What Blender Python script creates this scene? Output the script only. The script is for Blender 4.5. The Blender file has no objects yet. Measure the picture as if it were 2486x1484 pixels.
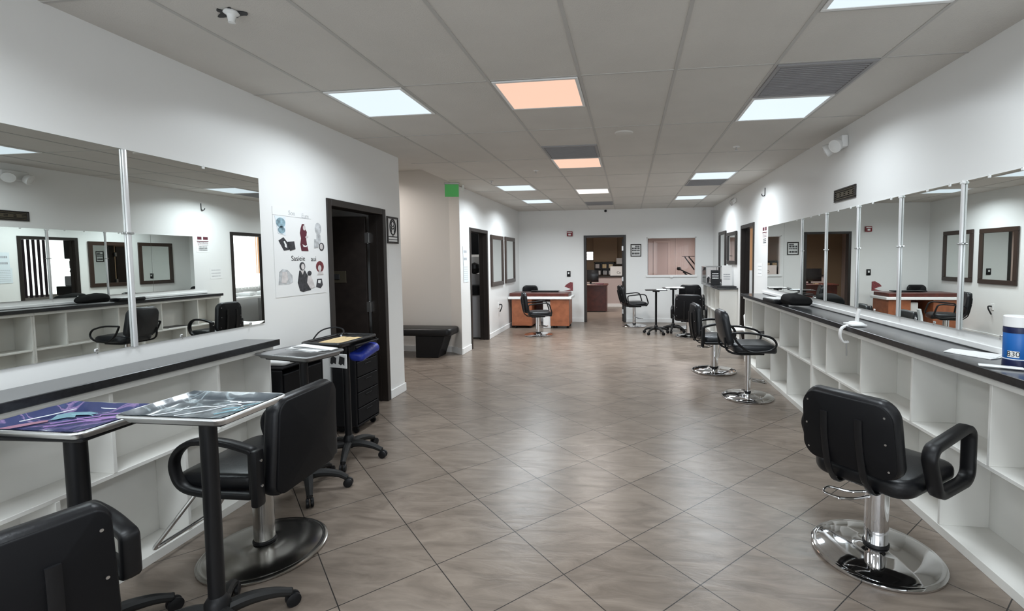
import bpy, bmesh, math, random
from mathutils import Vector, Matrix
random.seed(7)
PI = math.pi
S = bpy.context.scene
COL = S.collection

# ------------------------------------------------------------------ camera, world, exposure
def setup_camera():
    yaw, pit, rol = math.radians(7.412), math.radians(-3.263), math.radians(-0.532)
    f = Vector((-math.sin(yaw)*math.cos(pit), math.cos(yaw)*math.cos(pit), math.sin(pit)))
    r = Vector((math.cos(yaw), math.sin(yaw), 0)); u = r.cross(f)
    r2 = r*math.cos(rol) + u*math.sin(rol); u2 = u*math.cos(rol) - r*math.sin(rol)
    cd = bpy.data.cameras.new('camera'); co = bpy.data.objects.new('camera', cd); COL.objects.link(co)
    M = Matrix.Identity(4)
    for i in range(3):
        M[i][0] = r2[i]; M[i][1] = u2[i]; M[i][2] = -f[i]
    M[0][3], M[1][3], M[2][3] = 0, 0, 1.55
    co.matrix_world = M
    cd.sensor_width = 36; cd.lens = 1135.0/2486*36
    cd.shift_x = -135.3/2486; cd.shift_y = -48.0/2486
    cd.clip_start = 0.02
    S.camera = co
setup_camera()
w = bpy.data.worlds.new('world'); S.world = w; w.use_nodes = True
w.node_tree.nodes['Background'].inputs[0].default_value = (.6, .7, .8, 1)
w.node_tree.nodes['Background'].inputs[1].default_value = 0.05
S.view_settings.view_transform = 'Standard'; S.view_settings.look = 'None'
S.view_settings.exposure = 0.0; S.view_settings.gamma = 1
try: S.view_settings.use_curve_mapping = False
except Exception: pass
# what a diffuser looks like, and what its tubes throw into the room through the prismatic lens
COOL = (0.79, 0.91, 1.0); WARM = (1.0, 0.62, 0.46); DIM = (1.0, 0.90, 0.84)
COOL_E, WARM_E, DIM_E = 1.02, 1.0, 1.3
LAMP_W, LAMP_SPREAD = 22.0, math.radians(155)
LAMP_COL = {'cool': (.86, .94, 1.0), 'dim': (1.0, .95, .91)}

# ------------------------------------------------------------------ materials
def mat(name, col, rough=.5, metal=0, spec=.5, bump=0, bscale=200, var=0, vscale=6, emit=None, es=0, coat=0):
    m = bpy.data.materials.new(name); m.use_nodes = True
    nt = m.node_tree; b = nt.nodes['Principled BSDF']
    b.inputs['Base Color'].default_value = (*col, 1); b.inputs['Roughness'].default_value = rough
    b.inputs['Metallic'].default_value = metal; b.inputs['Specular IOR Level'].default_value = spec
    b.inputs['Coat Weight'].default_value = coat
    tc = nt.nodes.new('ShaderNodeTexCoord')
    if var:
        n = nt.nodes.new('ShaderNodeTexNoise'); n.inputs['Scale'].default_value = vscale; n.inputs['Detail'].default_value = 5
        nt.links.new(tc.outputs['Object'], n.inputs['Vector'])
        cr = nt.nodes.new('ShaderNodeValToRGB')
        cr.color_ramp.elements[0].position = .3; cr.color_ramp.elements[1].position = .7
        cr.color_ramp.elements[0].color = (*[c*(1-var) for c in col], 1); cr.color_ramp.elements[1].color = (*[min(1, c*(1+var)) for c in col], 1)
        nt.links.new(n.outputs['Fac'], cr.inputs['Fac']); nt.links.new(cr.outputs['Color'], b.inputs['Base Color'])
    if bump:
        n2 = nt.nodes.new('ShaderNodeTexNoise'); n2.inputs['Scale'].default_value = bscale; n2.inputs['Detail'].default_value = 3
        nt.links.new(tc.outputs['Object'], n2.inputs['Vector'])
        bp = nt.nodes.new('ShaderNodeBump'); bp.inputs['Strength'].default_value = bump; bp.inputs['Distance'].default_value = .01
        nt.links.new(n2.outputs['Fac'], bp.inputs['Height']); nt.links.new(bp.outputs['Normal'], b.inputs['Normal'])
    if emit:
        b.inputs['Emission Color'].default_value = (*emit, 1); b.inputs['Emission Strength'].default_value = es
    return m

def floor_material():
    m = mat('floor tile', (.2, .17, .15), .3); nt = m.node_tree; b = nt.nodes['Principled BSDF']; N = nt.nodes; L = nt.links
    tc = N.new('ShaderNodeTexCoord'); mp = N.new('ShaderNodeMapping'); mp.vector_type = 'POINT'
    # rotate 45 degrees and move a tile corner onto (0.009, 2.521)
    a = PI/4; x, y = .009, 2.521
    mp.inputs['Rotation'].default_value = (0, 0, a)
    mp.inputs['Location'].default_value = (-(x*math.cos(a)-y*math.sin(a)), -(x*math.sin(a)+y*math.cos(a)), 0)
    L.new(tc.outputs['Object'], mp.inputs['Vector'])
    T = .4625
    br = N.new('ShaderNodeTexBrick'); br.offset = 0; br.squash = 1
    br.inputs['Scale'].default_value = 1; br.inputs['Brick Width'].default_value = T; br.inputs['Row Height'].default_value = T
    br.inputs['Mortar Size'].default_value = .0028; br.inputs['Mortar Smooth'].default_value = .2; br.inputs['Bias'].default_value = 0
    br.inputs['Color1'].default_value = (.9, .9, .9, 1); br.inputs['Color2'].default_value = (1.1, 1.1, 1.1, 1)
    br.inputs['Mortar'].default_value = (1, 1, 1, 1)
    L.new(mp.outputs['Vector'], br.inputs['Vector'])
    # cleft slate streaks across each tile
    mp2 = N.new('ShaderNodeMapping'); mp2.inputs['Rotation'].default_value = (0, 0, -.70); mp2.inputs['Scale'].default_value = (1.3, 5.0, 1)
    L.new(tc.outputs['Object'], mp2.inputs['Vector'])
    nz = N.new('ShaderNodeTexNoise'); nz.inputs['Scale'].default_value = 2.2; nz.inputs['Detail'].default_value = 9; nz.inputs['Roughness'].default_value = .62; nz.inputs['Distortion'].default_value = 1.1
    L.new(mp2.outputs['Vector'], nz.inputs['Vector'])
    cr = N.new('ShaderNodeValToRGB'); cr.color_ramp.elements[0].position = .3; cr.color_ramp.elements[1].position = .72
    cr.color_ramp.elements[0].color = (.140, .111, .089, 1); cr.color_ramp.elements[1].color = (.265, .217, .178, 1)
    L.new(nz.outputs['Fac'], cr.inputs['Fac'])
    mul = N.new('ShaderNodeMixRGB'); mul.blend_type = 'MULTIPLY'; mul.inputs[0].default_value = .8
    L.new(cr.outputs['Color'], mul.inputs[1]); L.new(br.outputs['Color'], mul.inputs[2])
    mx = N.new('ShaderNodeMixRGB'); mx.inputs[2].default_value = (.022, .019, .017, 1)
    L.new(br.outputs['Fac'], mx.inputs[0]); L.new(mul.outputs['Color'], mx.inputs[1]); L.new(mx.outputs['Color'], b.inputs['Base Color'])
    ad = N.new('ShaderNodeMath'); ad.operation = 'MULTIPLY_ADD'; ad.inputs[1].default_value = -.9
    L.new(br.outputs['Fac'], ad.inputs[0]); L.new(nz.outputs['Fac'], ad.inputs[2])
    bp = N.new('ShaderNodeBump'); bp.inputs['Strength'].default_value = .36; bp.inputs['Distance'].default_value = .006
    L.new(ad.outputs[0], bp.inputs['Height']); L.new(bp.outputs['Normal'], b.inputs['Normal'])
    b.inputs['Roughness'].default_value = .29; b.inputs['Specular IOR Level'].default_value = .5
    return m

M = {}
M['wall'] = mat('satin white wall paint', (.80, .80, .785), .32, bump=.05, bscale=9, spec=.4)
M['wall_beige'] = mat('warm white wall paint', (.76, .725, .685), .6, spec=.25)
M['ceiling'] = mat('acoustic ceiling tile', (.66, .635, .595), .9, spec=.1, bump=.25, bscale=160, var=.03, vscale=2.5)
M['grid'] = mat('ceiling grid metal', (.50, .485, .46), .6)
M['trim'] = mat('white trim', (.82, .82, .81), .4)
M['floor'] = floor_material()
M['espresso'] = mat('dark brown door wood', (.022, .016, .014), .4, var=.25, vscale=14)
M['frame_dark'] = mat('dark brown frame', (.018, .014, .012), .35)
M['white_lam'] = mat('white laminate', (.76, .75, .71), .42, var=.02, vscale=5)
M['black_top'] = mat('speckled black worktop', (.05, .052, .055), .16, spec=.7, var=.4, vscale=90)
M['black_edge'] = mat('black worktop edge', (.012, .012, .013), .3, var=.5, vscale=70)
M['mirror'] = mat('silver mirror', (.76, .79, .77), .0, metal=1)
M['alu'] = mat('white aluminium strip', (.74, .74, .74), .3, metal=.3)
M['clip'] = mat('clear plastic clip', (.82, .83, .82), .25)
M['leather'] = mat('black vinyl', (.006, .0062, .0075), .36, spec=.35, bump=.06, bscale=120)
M['leather_grey'] = mat('charcoal vinyl', (.014, .016, .019), .36, spec=.45, bump=.05, bscale=120)
M['plastic_k'] = mat('black plastic', (.006, .006, .007), .42, spec=.3)
M['plastic_k2'] = mat('dark grey plastic', (.012, .012, .012), .5, spec=.35)
M['backshell'] = mat('black hard shell', (.004, .004, .005), .6, spec=.2)
M['chrome'] = mat('chrome', (.72, .72, .73), .06, metal=1)
M['chrome_dull'] = mat('worn chrome', (.40, .39, .37), .22, metal=1)
M['steel'] = mat('brushed steel', (.55, .55, .55), .3, metal=1)
M['foil'] = mat('aluminium tray', (.86, .87, .88), .34, metal=1, bump=.05, bscale=30)
M['steel_dull'] = mat('dull grey tray metal', (.30, .30, .30), .45, metal=.8)
M['cloth_k'] = mat('black cloth', (.006, .006, .006), .85, spec=.2)
M['paper'] = mat('white paper', (.80, .80, .79), .7)
M['paper_blue'] = mat('pale blue paper', (.70, .76, .80), .7)
M['ink'] = mat('black ink', (.02, .02, .022), .6)
M['grey_ink'] = mat('grey ink', (.35, .36, .38), .6)
M['maroon'] = mat('maroon print', (.10, .018, .03), .6)
M['green'] = mat('green exit acrylic', (.07, .36, .09), .4, emit=(.06, .33, .08), es=.25)
M['red'] = mat('red alarm plastic', (.22, .01, .02), .4)
M['cherry'] = mat('dark red wood', (.085, .02, .014), .35, var=.3, vscale=10)
M['cherry_light'] = mat('orange brown wood', (.30, .10, .045), .4, var=.2, vscale=9)
M['gold'] = mat('brass', (.45, .33, .14), .35, metal=1)
M['vent_brass'] = mat('tarnished vent', (.10, .085, .06), .5, metal=.5)
M['vent_grey'] = mat('grey vent louvre', (.31, .305, .31), .6)
M['blue'] = mat('blue canister print', (.008, .12, .42), .35)
M['navy'] = mat('navy plastic', (.006, .012, .06), .35)
M['blue_bag'] = mat('blue plastic bag', (.015, .035, .32), .35, bump=.5, bscale=22)
M['brown_wall'] = mat('brown office wall', (.30, .22, .145), .7)
M['pink_wall'] = mat('dusty pink wall', (.52, .43, .41), .7)
M['pink_panel'] = mat('dusty pink panel', (.45, .37, .36), .6)
M['orange_wall'] = mat('orange wall', (.62, .33, .16), .7)
M['glass'] = None
M['screen'] = mat('black screen', (.008, .008, .009), .2)
M['blind'] = mat('white vertical blind', (.80, .80, .78), .6)
M['purple'] = None

def glass_mat():
    m = bpy.data.materials.new('clear glass'); m.use_nodes = True; nt = m.node_tree
    for n in list(nt.nodes): nt.nodes.remove(n)
    o = nt.nodes.new('ShaderNodeOutputMaterial'); mx = nt.nodes.new('ShaderNodeMixShader')
    t = nt.nodes.new('ShaderNodeBsdfTransparent'); g = nt.nodes.new('ShaderNodeBsdfGlossy'); g.inputs['Roughness'].default_value = .02
    t.inputs[0].default_value = (.97, .95, .95, 1)
    fr = nt.nodes.new('ShaderNodeFresnel'); fr.inputs[0].default_value = 1.25
    nt.links.new(fr.outputs[0], mx.inputs[0]); nt.links.new(t.outputs[0], mx.inputs[1]); nt.links.new(g.outputs[0], mx.inputs[2])
    nt.links.new(mx.outputs[0], o.inputs[0]); return m
M['glass'] = glass_mat()

def film_mat(name, stops, rough=.15, scale=3.0):
    """glossy printed plastic film: bands of colour from a distorted noise"""
    m = mat(name, stops[0][1], rough, coat=.35, bump=.25, bscale=14); nt = m.node_tree; b = nt.nodes['Principled BSDF']
    tc = nt.nodes.new('ShaderNodeTexCoord'); n = nt.nodes.new('ShaderNodeTexNoise'); n.inputs['Scale'].default_value = scale
    n.inputs['Detail'].default_value = 4; n.inputs['Distortion'].default_value = 1.6
    nt.links.new(tc.outputs['Object'], n.inputs['Vector'])
    cr = nt.nodes.new('ShaderNodeValToRGB'); e = cr.color_ramp.elements
    e[0].position, e[0].color = stops[0][0], (*stops[0][1], 1); e[1].position, e[1].color = stops[-1][0], (*stops[-1][1], 1)
    for p, c in stops[1:-1]:
        q = e.new(p); q.color = (*c, 1)
    nt.links.new(n.outputs['Fac'], cr.inputs['Fac']); nt.links.new(cr.outputs['Color'], b.inputs['Base Color']); return m
M['purple'] = film_mat('purple printed film', [(.30, (.035, .045, .12)), (.52, (.045, .055, .14)), (.56, (.26, .18, .34)), (.585, (.05, .06, .15)), (.66, (.06, .09, .19)), (.74, (.3, .5, .55))], scale=6)
M['greyfilm'] = film_mat('smoky plastic film', [(.3, (.045, .055, .065)), (.5, (.07, .082, .092)), (.55, (.26, .31, .33)), (.58, (.07, .082, .092)), (.75, (.17, .20, .215))], rough=.3, scale=7)
M['yellow'] = film_mat('yellow paper', [(.3, (.72, .52, .26)), (.55, (.80, .62, .36)), (.6, (.5, .36, .15)), (.64, (.80, .62, .36)), (.8, (.8, .7, .5))], rough=.5, scale=9)

# ------------------------------------------------------------------ mesh helpers
def B(): return bmesh.new()
def box(bm, x0, x1, y0, y1, z0, z1, bev=0, seg=2, mx=None):
    t = bmesh.new(); bmesh.ops.create_cube(t, size=1)
    for v in t.verts:
        v.co = Vector(((x0+x1)/2+v.co.x*abs(x1-x0), (y0+y1)/2+v.co.y*abs(y1-y0), (z0+z1)/2+v.co.z*abs(z1-z0)))
    if bev: bmesh.ops.bevel(t, geom=t.edges[:], offset=bev, segments=seg, affect='EDGES', profile=.5)
    merge(bm, t, mx); return bm
def merge(bm, t, mx=None):
    if mx is not None: bmesh.ops.transform(t, matrix=mx, verts=t.verts)
    me = bpy.data.meshes.new('tmp'); t.to_mesh(me); t.free(); bm.from_mesh(me); bpy.data.meshes.remove(me)
def fillet(pts, r, n=4, closed=False):
    pts = [Vector(p) for p in pts]; out = []; N = len(pts)
    for i, p in enumerate(pts):
        if not closed and i in (0, N-1): out.append(p); continue
        a = pts[i-1]; b = pts[(i+1) % N]
        rr = min(r[i] if isinstance(r, (list, tuple)) else r, (a-p).length*.49, (b-p).length*.49)
        p0 = p+(a-p).normalized()*rr; p1 = p+(b-p).normalized()*rr
        for k in range(n+1):
            t = k/n; out.append(p0*(1-t)**2+p*2*t*(1-t)+p1*t*t)
    return out
def tube(bm, pts, r, n=10, closed=False, caps=True, radii=None):
    pts = [Vector(p) for p in pts]; N = len(pts); rings = []; up = None
    for i, p in enumerate(pts):
        if closed: t = pts[(i+1) % N]-pts[i-1]
        else: t = pts[min(i+1, N-1)]-pts[max(i-1, 0)]
        t.normalize()
        if up is None:
            up = Vector((0, 0, 1)) if abs(t.z) < .9 else Vector((1, 0, 0))
        up = (up-t*up.dot(t)); up.normalize(); s = t.cross(up)
        rr = radii[i] if radii else r
        rings.append([bm.verts.new(p+(up*math.cos(2*PI*k/n)+s*math.sin(2*PI*k/n))*rr) for k in range(n)])
    for i in range(N if closed else N-1):
        a, b = rings[i], rings[(i+1) % N]
        for k in range(n): bm.faces.new((a[k], a[(k+1) % n], b[(k+1) % n], b[k]))
    if not closed and caps:
        bm.faces.new(rings[0][::-1]); bm.faces.new(rings[-1])
    return bm
def sweep(bm, pts, bw, hw, binorm=(1, 0, 0), closed=True, n=10, power=.55):
    """sweep a rounded section (half width bw along binorm, half height hw in the plane)"""
    bn = Vector(binorm).normalized(); pts = [Vector(p) for p in pts]; N = len(pts); rings = []
    for i, p in enumerate(pts):
        t = (pts[(i+1) % N]-pts[i-1]) if closed else (pts[min(i+1, N-1)]-pts[max(i-1, 0)])
        t.normalize(); nn = t.cross(bn).normalized(); ring = []
        for k in range(n):
            c, s = math.cos(2*PI*(k+.5)/n), math.sin(2*PI*(k+.5)/n)
            ring.append(bm.verts.new(p+bn*bw*math.copysign(abs(c)**power, c)+nn*hw*math.copysign(abs(s)**power, s)))
        rings.append(ring)
    for i in range(N if closed else N-1):
        a, b = rings[i], rings[(i+1) % N]
        for k in range(n): bm.faces.new((a[k], a[(k+1) % n], b[(k+1) % n], b[k]))
    if not closed: bm.faces.new(rings[0][::-1]); bm.faces.new(rings[-1])
    return bm
def lathe(bm, prof, n=32, c=(0, 0, 0), axis='z'):
    rings = []
    for r, z in prof:
        if r < 1e-6: rings.append([bm.verts.new(Vector(c)+ax(0, 0, z, axis))]); continue
        rings.append([bm.verts.new(Vector(c)+ax(r*math.cos(2*PI*k/n), r*math.sin(2*PI*k/n), z, axis)) for k in range(n)])
    for a, b in zip(rings, rings[1:]):
        if len(a) == 1 and len(b) == 1: continue
        for k in range(n):
            if len(a) == 1: bm.faces.new((a[0], b[(k+1) % n], b[k]))
            elif len(b) == 1: bm.faces.new((a[k], a[(k+1) % n], b[0]))
            else: bm.faces.new((a[k], a[(k+1) % n], b[(k+1) % n], b[k]))
    if len(rings[0]) > 1: bm.faces.new(rings[0][::-1])
    if len(rings[-1]) > 1: bm.faces.new(rings[-1])
    return bm
def ax(x, y, z, axis): return Vector((x, y, z)) if axis == 'z' else (Vector((z, x, y)) if axis == 'x' else Vector((x, z, y)))
def rrect(w_, h_, R, n=5):
    out = []; R = max(min(R, w_/2, h_/2), 1e-4)
    for cx, cy, a0 in ((w_/2-R, h_/2-R, 0), (-w_/2+R, h_/2-R, PI/2), (-w_/2+R, -h_/2+R, PI), (w_/2-R, -h_/2+R, 3*PI/2)):
        for k in range(n+1):
            a = a0+PI/2*k/n; out.append((cx+R*math.cos(a), cy+R*math.sin(a)))
    return out
def pad(bm, w_, h_, t, R, r, fn=None, crown=.0, nc=6):
    """upholstered pad lying in local xy, thickness t along z, silhouette radius R, edge radius r; fn deforms each point"""
    rings = []
    def ring(d, z, s=1): return [(x*s, y*s, z) for x, y in rrect(w_-2*d, h_-2*d, R-d, nc)]
    lay = []
    for s in (.25, .5, .75): lay.append(ring(r, -t/2, s))
    for k in range(5):
        a = PI/2*k/4; lay.append(ring(r-r*math.sin(a), -t/2+r-r*math.cos(a)))
    for k in range(5):
        a = PI/2*k/4; lay.append(ring(r-r*math.cos(a), t/2-r+r*math.sin(a)))
    for s in (.75, .5, .25): lay.append(ring(r, t/2, s))
    def P(p):
        x, y, z = p
        if crown and z > 0: z += crown*max(0, 1-(2*x/w_)**2)*max(0, 1-(2*y/h_)**2)
        v = Vector((x, y, z)); return fn(v) if fn else v
    rings = [[bm.verts.new(P(p)) for p in l] for l in lay]; n = len(rings[0])
    for a, b in zip(rings, rings[1:]):
        for k in range(n): bm.faces.new((a[k], a[(k+1) % n], b[(k+1) % n], b[k]))
    for rg, z, fl in ((rings[0], -t/2, True), (rings[-1], t/2, False)):
        c = bm.verts.new(P((0, 0, z)))
        for k in range(n):
            f = (rg[k], rg[(k+1) % n], c); bm.faces.new(f[::-1] if fl else f)
    return bm
def prism(bm, poly, z0, z1, mx=None, bev=0):
    t = bmesh.new(); a = [t.verts.new((x, y, z0)) for x, y in poly]; b = [t.verts.new((x, y, z1)) for x, y in poly]
    t.faces.new(a[::-1]); t.faces.new(b); n = len(poly)
    for k in range(n): t.faces.new((a[k], a[(k+1) % n], b[(k+1) % n], b[k]))
    if bev: bmesh.ops.bevel(t, geom=t.edges[:], offset=bev, segments=2, affect='EDGES', profile=.5)
    merge(bm, t, mx); return bm
def link(name, bm, m, parent=None, smooth=35):
    bmesh.ops.recalc_face_normals(bm, faces=bm.faces[:])
    me = bpy.data.meshes.new(name); bm.to_mesh(me); bm.free()
    if smooth:
        me.polygons.foreach_set('use_smooth', [True]*len(me.polygons)); me.set_sharp_from_angle(angle=math.radians(smooth))
    me.materials.append(M[m] if isinstance(m, str) else m)
    o = bpy.data.objects.new(name, me); COL.objects.link(o)
    if parent: o.parent = parent
    return o
def tag(o, label, cat, group=None, kind=None):
    o['label'] = label; o['category'] = cat
    if group: o['group'] = group
    if kind: o['kind'] = kind
    return o
def thing(name, label, cat, loc=(0, 0, 0), rz=0, group=None):
    o = bpy.data.objects.new(name, None); COL.objects.link(o); o.empty_display_size = .05
    o.location = loc; o.rotation_euler = (0, 0, rz); return tag(o, label, cat, group)
def struct(name, bm, m, parent=None, smooth=0):
    o = link(name, bm, m, parent, smooth)
    if not parent: o['kind'] = 'structure'
    return o
def sempty(name, loc=(0, 0, 0), rz=0):
    o = bpy.data.objects.new(name, None); COL.objects.link(o); o.location = loc; o.rotation_euler = (0, 0, rz); o['kind'] = 'structure'; return o
def text(name, s, size, m, mx, parent=None, depth=.0006):
    cu = bpy.data.curves.new('t', 'FONT'); cu.body = s; cu.size = size; cu.extrude = depth; cu.align_x = 'CENTER'; cu.align_y = 'CENTER'
    ob = bpy.data.objects.new('t', cu); COL.objects.link(ob)
    dg = bpy.context.evaluated_depsgraph_get(); dg.update()
    me = bpy.data.meshes.new_from_object(ob.evaluated_get(dg)); bpy.data.objects.remove(ob); bpy.data.curves.remove(cu)
    me.transform(mx); me.name = name; me.materials.clear(); me.materials.append(M[m])
    o = bpy.data.objects.new(name, me); COL.objects.link(o)
    if parent: o.parent = parent
    return o
# frames of reference for things hung on walls: local x = along wall (to the viewer's right), y = up, z = out of the wall
def on_left(y, z, x):   return Matrix(((0, 0, 1, x), (1, 0, 0, y), (0, 1, 0, z), (0, 0, 0, 1)))
def on_right(y, z, x):  return Matrix(((0, 0, -1, x), (-1, 0, 0, y), (0, 1, 0, z), (0, 0, 0, 1)))
def on_back(x, z, y):   return Matrix(((1, 0, 0, x), (0, 0, -1, y), (0, 1, 0, z), (0, 0, 0, 1)))
def wall_thing(name, label, cat, mx, group=None):
    o = thing(name, label, cat, group=group); o.matrix_world = mx; return o
def copy_tree(o, parent=None):
    c = o.copy(); COL.objects.link(c)
    if parent: c.parent = parent
    for ch in list(o.children): copy_tree(ch, c)
    return c

H = 2.74; XL, XL2, XR, YB, YF = -2.645, -2.70, 1.98, 11.4, -3.0
GX, GY, GT = -2.141, 3.093, .6096
# ------------------------------------------------------------------ room shell
fl = B(); box(fl, -6.2, 5.2, YF-.2, 17.2, -.12, 0); struct('floor', fl, 'floor')
# ceiling: main slab with notch over the alcove
c = B()
box(c, -2.69, XR+.2, YF, YB+.1, H, H+.1); box(c, -6.2, -2.69, YF, 5.84, H, H+.1); box(c, -6.2, -2.69, 7.62, YB+.1, H, H+.1)
struct('ceiling', c, 'ceiling')
c = B(); box(c, -6.2, -2.69, 5.84, 7.62, 3.05, 3.15); box(c, -6.2, -2.69, 5.80, 5.84, H+.1, 3.05); box(c, -2.69, -2.65, 5.84, 7.62, H+.1, 3.05)
struct('ceiling_alcove', c, 'ceiling')
g = B()
for i in range(-1, 8):
    x = GX+i*GT
    if XL < x < XR: box(g, x-.010, x+.010, YF, YB, H-.004, H+.002)
for j in range(-5, 8):
    y = GY+j*1.2192
    box(g, XL, XR, y-.0065, y+.0065, H-.003, H+.002)
half = [(0, 1), (2, 1), (5, -1), (5, 1), (2, 3), (2, 5), (2, 9), (5, 7), (5, 11), (0, 7), (0, 11), (2, 11)]
for i, j in half:
    y = GY+j*GT
    box(g, GX+i*GT, GX+(i+1)*GT, y-.0065, y+.0065, H-.003, H+.002)
struct('trim_1', g, 'grid')

def wall(name, m, boxes):
    b_ = B()
    for q in boxes: box(b_, *q)
    return struct(name, b_, m)
# left wall with door opening Y 3.90..4.80
wall('wall_left', 'wall', [(XL-.14, XL, YF, 3.90, 0, H), (XL-.14, XL, 4.80, 5.20, 0, H), (XL-.14, XL, 3.90, 4.80, 2.06, H), (-6.2, XL-.14, 5.06, 5.20, 0, 3.05)])
# alcove: chamfer then far wall
b_ = B(); box(b_, -6.2, -2.96, 7.52, 7.60, 0, 3.05); struct('wall_alcove', b_, 'wall_beige')
b_ = B(); prism(b_, [(-2.703, 7.297), (-2.703, 7.303), (-2.85, 7.43), (-2.85, 7.60), (-2.96, 7.60), (-2.96, 7.52)], 0, 3.05); struct('wall_alcove_corner', b_, 'wall_beige')
b_ = B(); box(b_, -6.2, -6.1, 5.2, 7.6, 0, 3.05); struct('wall_alcove_side', b_, 'wall_beige')
# left wall further on, door opening Y 7.80..8.73
wall('wall_left_far', 'wall', [ (XL2-.14, XL2, 8.73, YB, 0, H), (XL2-.14, XL2, 7.80, 8.73, 2.06, H)])
b_ = B(); prism(b_, [(XL2, 7.30), (XL2, 7.80), (XL2-.14, 7.80), (XL2-.14, 7.425)], 0, H); struct('wall_left_post', b_, 'wall')
# back wall: door -1.02..-.12, window .455..1.575 x 1.154..2.028
wall('wall_back', 'wall', [(-2.9, -1.03, YB, YB+.12, 0, H), (-1.03, -.11, YB, YB+.12, 2.08, H), (-.11, .455, YB, YB+.12, 0, H), (.455, 1.575, YB, YB+.12, 0, 1.145), (.455, 1.575, YB, YB+.12, 2.03, H), (1.575, 2.2, YB, YB+.12, 0, H)])
# right wall: door opening 7.80..8.58
wall('wall_right', 'wall', [(XR, XR+.12, YF, 7.80, 0, H), (XR, XR+.12, 8.58, YB, 0, H), (XR, XR+.12, 7.80, 8.58, 2.06, H)])
wall('wall_front', 'wall', [(-2.8, 2.1, YF-.1, YF, 0, .5), (-2.8, 2.1, YF-.1, YF, 2.4, H), (-2.8, -2.2, YF-.1, YF, .5, 2.4), (1.6, 2.1, YF-.1, YF, .5, 2.4)])
# rooms behind the doors
wall('wall_storeroom', 'wall_beige', [(-5.0, -4.9, 3.0, 5.06, 0, H), (-5.0, XL-.14, 2.9, 3.0, 0, H)])
wall('wall_washroom', 'wall_beige', [(-5.0, -4.9, 7.62, 8.5, 0, H), (-5.0, -4.9, 8.5, 11.3, 0, .8), (-5.0, -4.9, 8.5, 11.3, 2.3, H), (-5.0, XL2-.14, 11.3, 11.4, 0, H)])
wall('wall_washroom_side', 'wall_beige', [(-5.0, -2.96, 7.605, 7.63, 0, H)])
wall('wall_office', 'brown_wall', [(-3.1, .62, 16.4, 16.5, 0, 2.9), (3.0, 3.1, YB+.12, 16.5, 0, 2.9)])
wall('wall_office_side', 'pink_wall', [(-3.1, -3.0, YB+.12, 16.4, 0, 2.9), (.62, .74, 15.1, 16.4, 0, 2.9), (.62, 3.0, 15.0, 15.1, 0, 2.9)])
b_ = B(); box(b_, -3.1, 3.1, YB+.12, 16.5, 2.6, 2.7); struct('ceiling_office', b_, 'brown_wall')
wall('wall_side_room', 'orange_wall', [(XR+.12, 4.6, 11.3, 11.4, 1.25, H)])
wall('wall_side_room_low', 'trim', [(XR+.12, 4.6, 11.3, 11.4, 0, 1.25), (4.5, 4.6, 6.4, 11.3, 0, .9), (4.5, 4.6, 6.4, 11.3, 2.35, H), (XR+.12, 4.6, 6.3, 6.4, 0, H), (4.5, 4.6, 6.4, 8.4, .9, 2.35)])
b_ = B(); box(b_, XR+.12, 4.6, 6.3, 11.4, H, H+.1); struct('ceiling_side_room', b_, 'trim')

# baseboards
def bb(name, x0, x1, y0, y1, h=.10):
    b_ = B(); box(b_, x0, x1, y0, y1, 0, h, .004, 1); struct(name, b_, 'trim')
bb('baseboard_left', XL, XL+.014, 4.86, 5.214); bb('baseboard_left_end', XL-.5, XL+.013, 5.2, 5.214)
bb('baseboard_left_far', XL2, XL2+.016, 8.80, YB); bb('baseboard_left_post', XL2, XL2+.016, 7.30, 7.73)
bb('baseboard_back', -2.7, -1.09, YB-.014, YB); bb('baseboard_back_right', -.05, XR, YB-.014, YB)
bb('baseboard_right', XR-.014, XR, 8.65, YB); bb('baseboard_right_near', XR-.014, XR, 7.25, 7.74)
b_ = B(); prism(b_, [(-2.696, 7.288), (-2.69, 7.30), (-2.96, 7.52), (-6.1, 7.52), (-6.1, 7.506), (-2.966, 7.506)], 0, .10); struct('baseboard_alcove', b_, 'trim')
b_ = B(); box(b_, XR-.018, XR, 0, 7.22, 1.02, 1.055, .004, 1); struct('trim_2', b_, 'trim')

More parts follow.
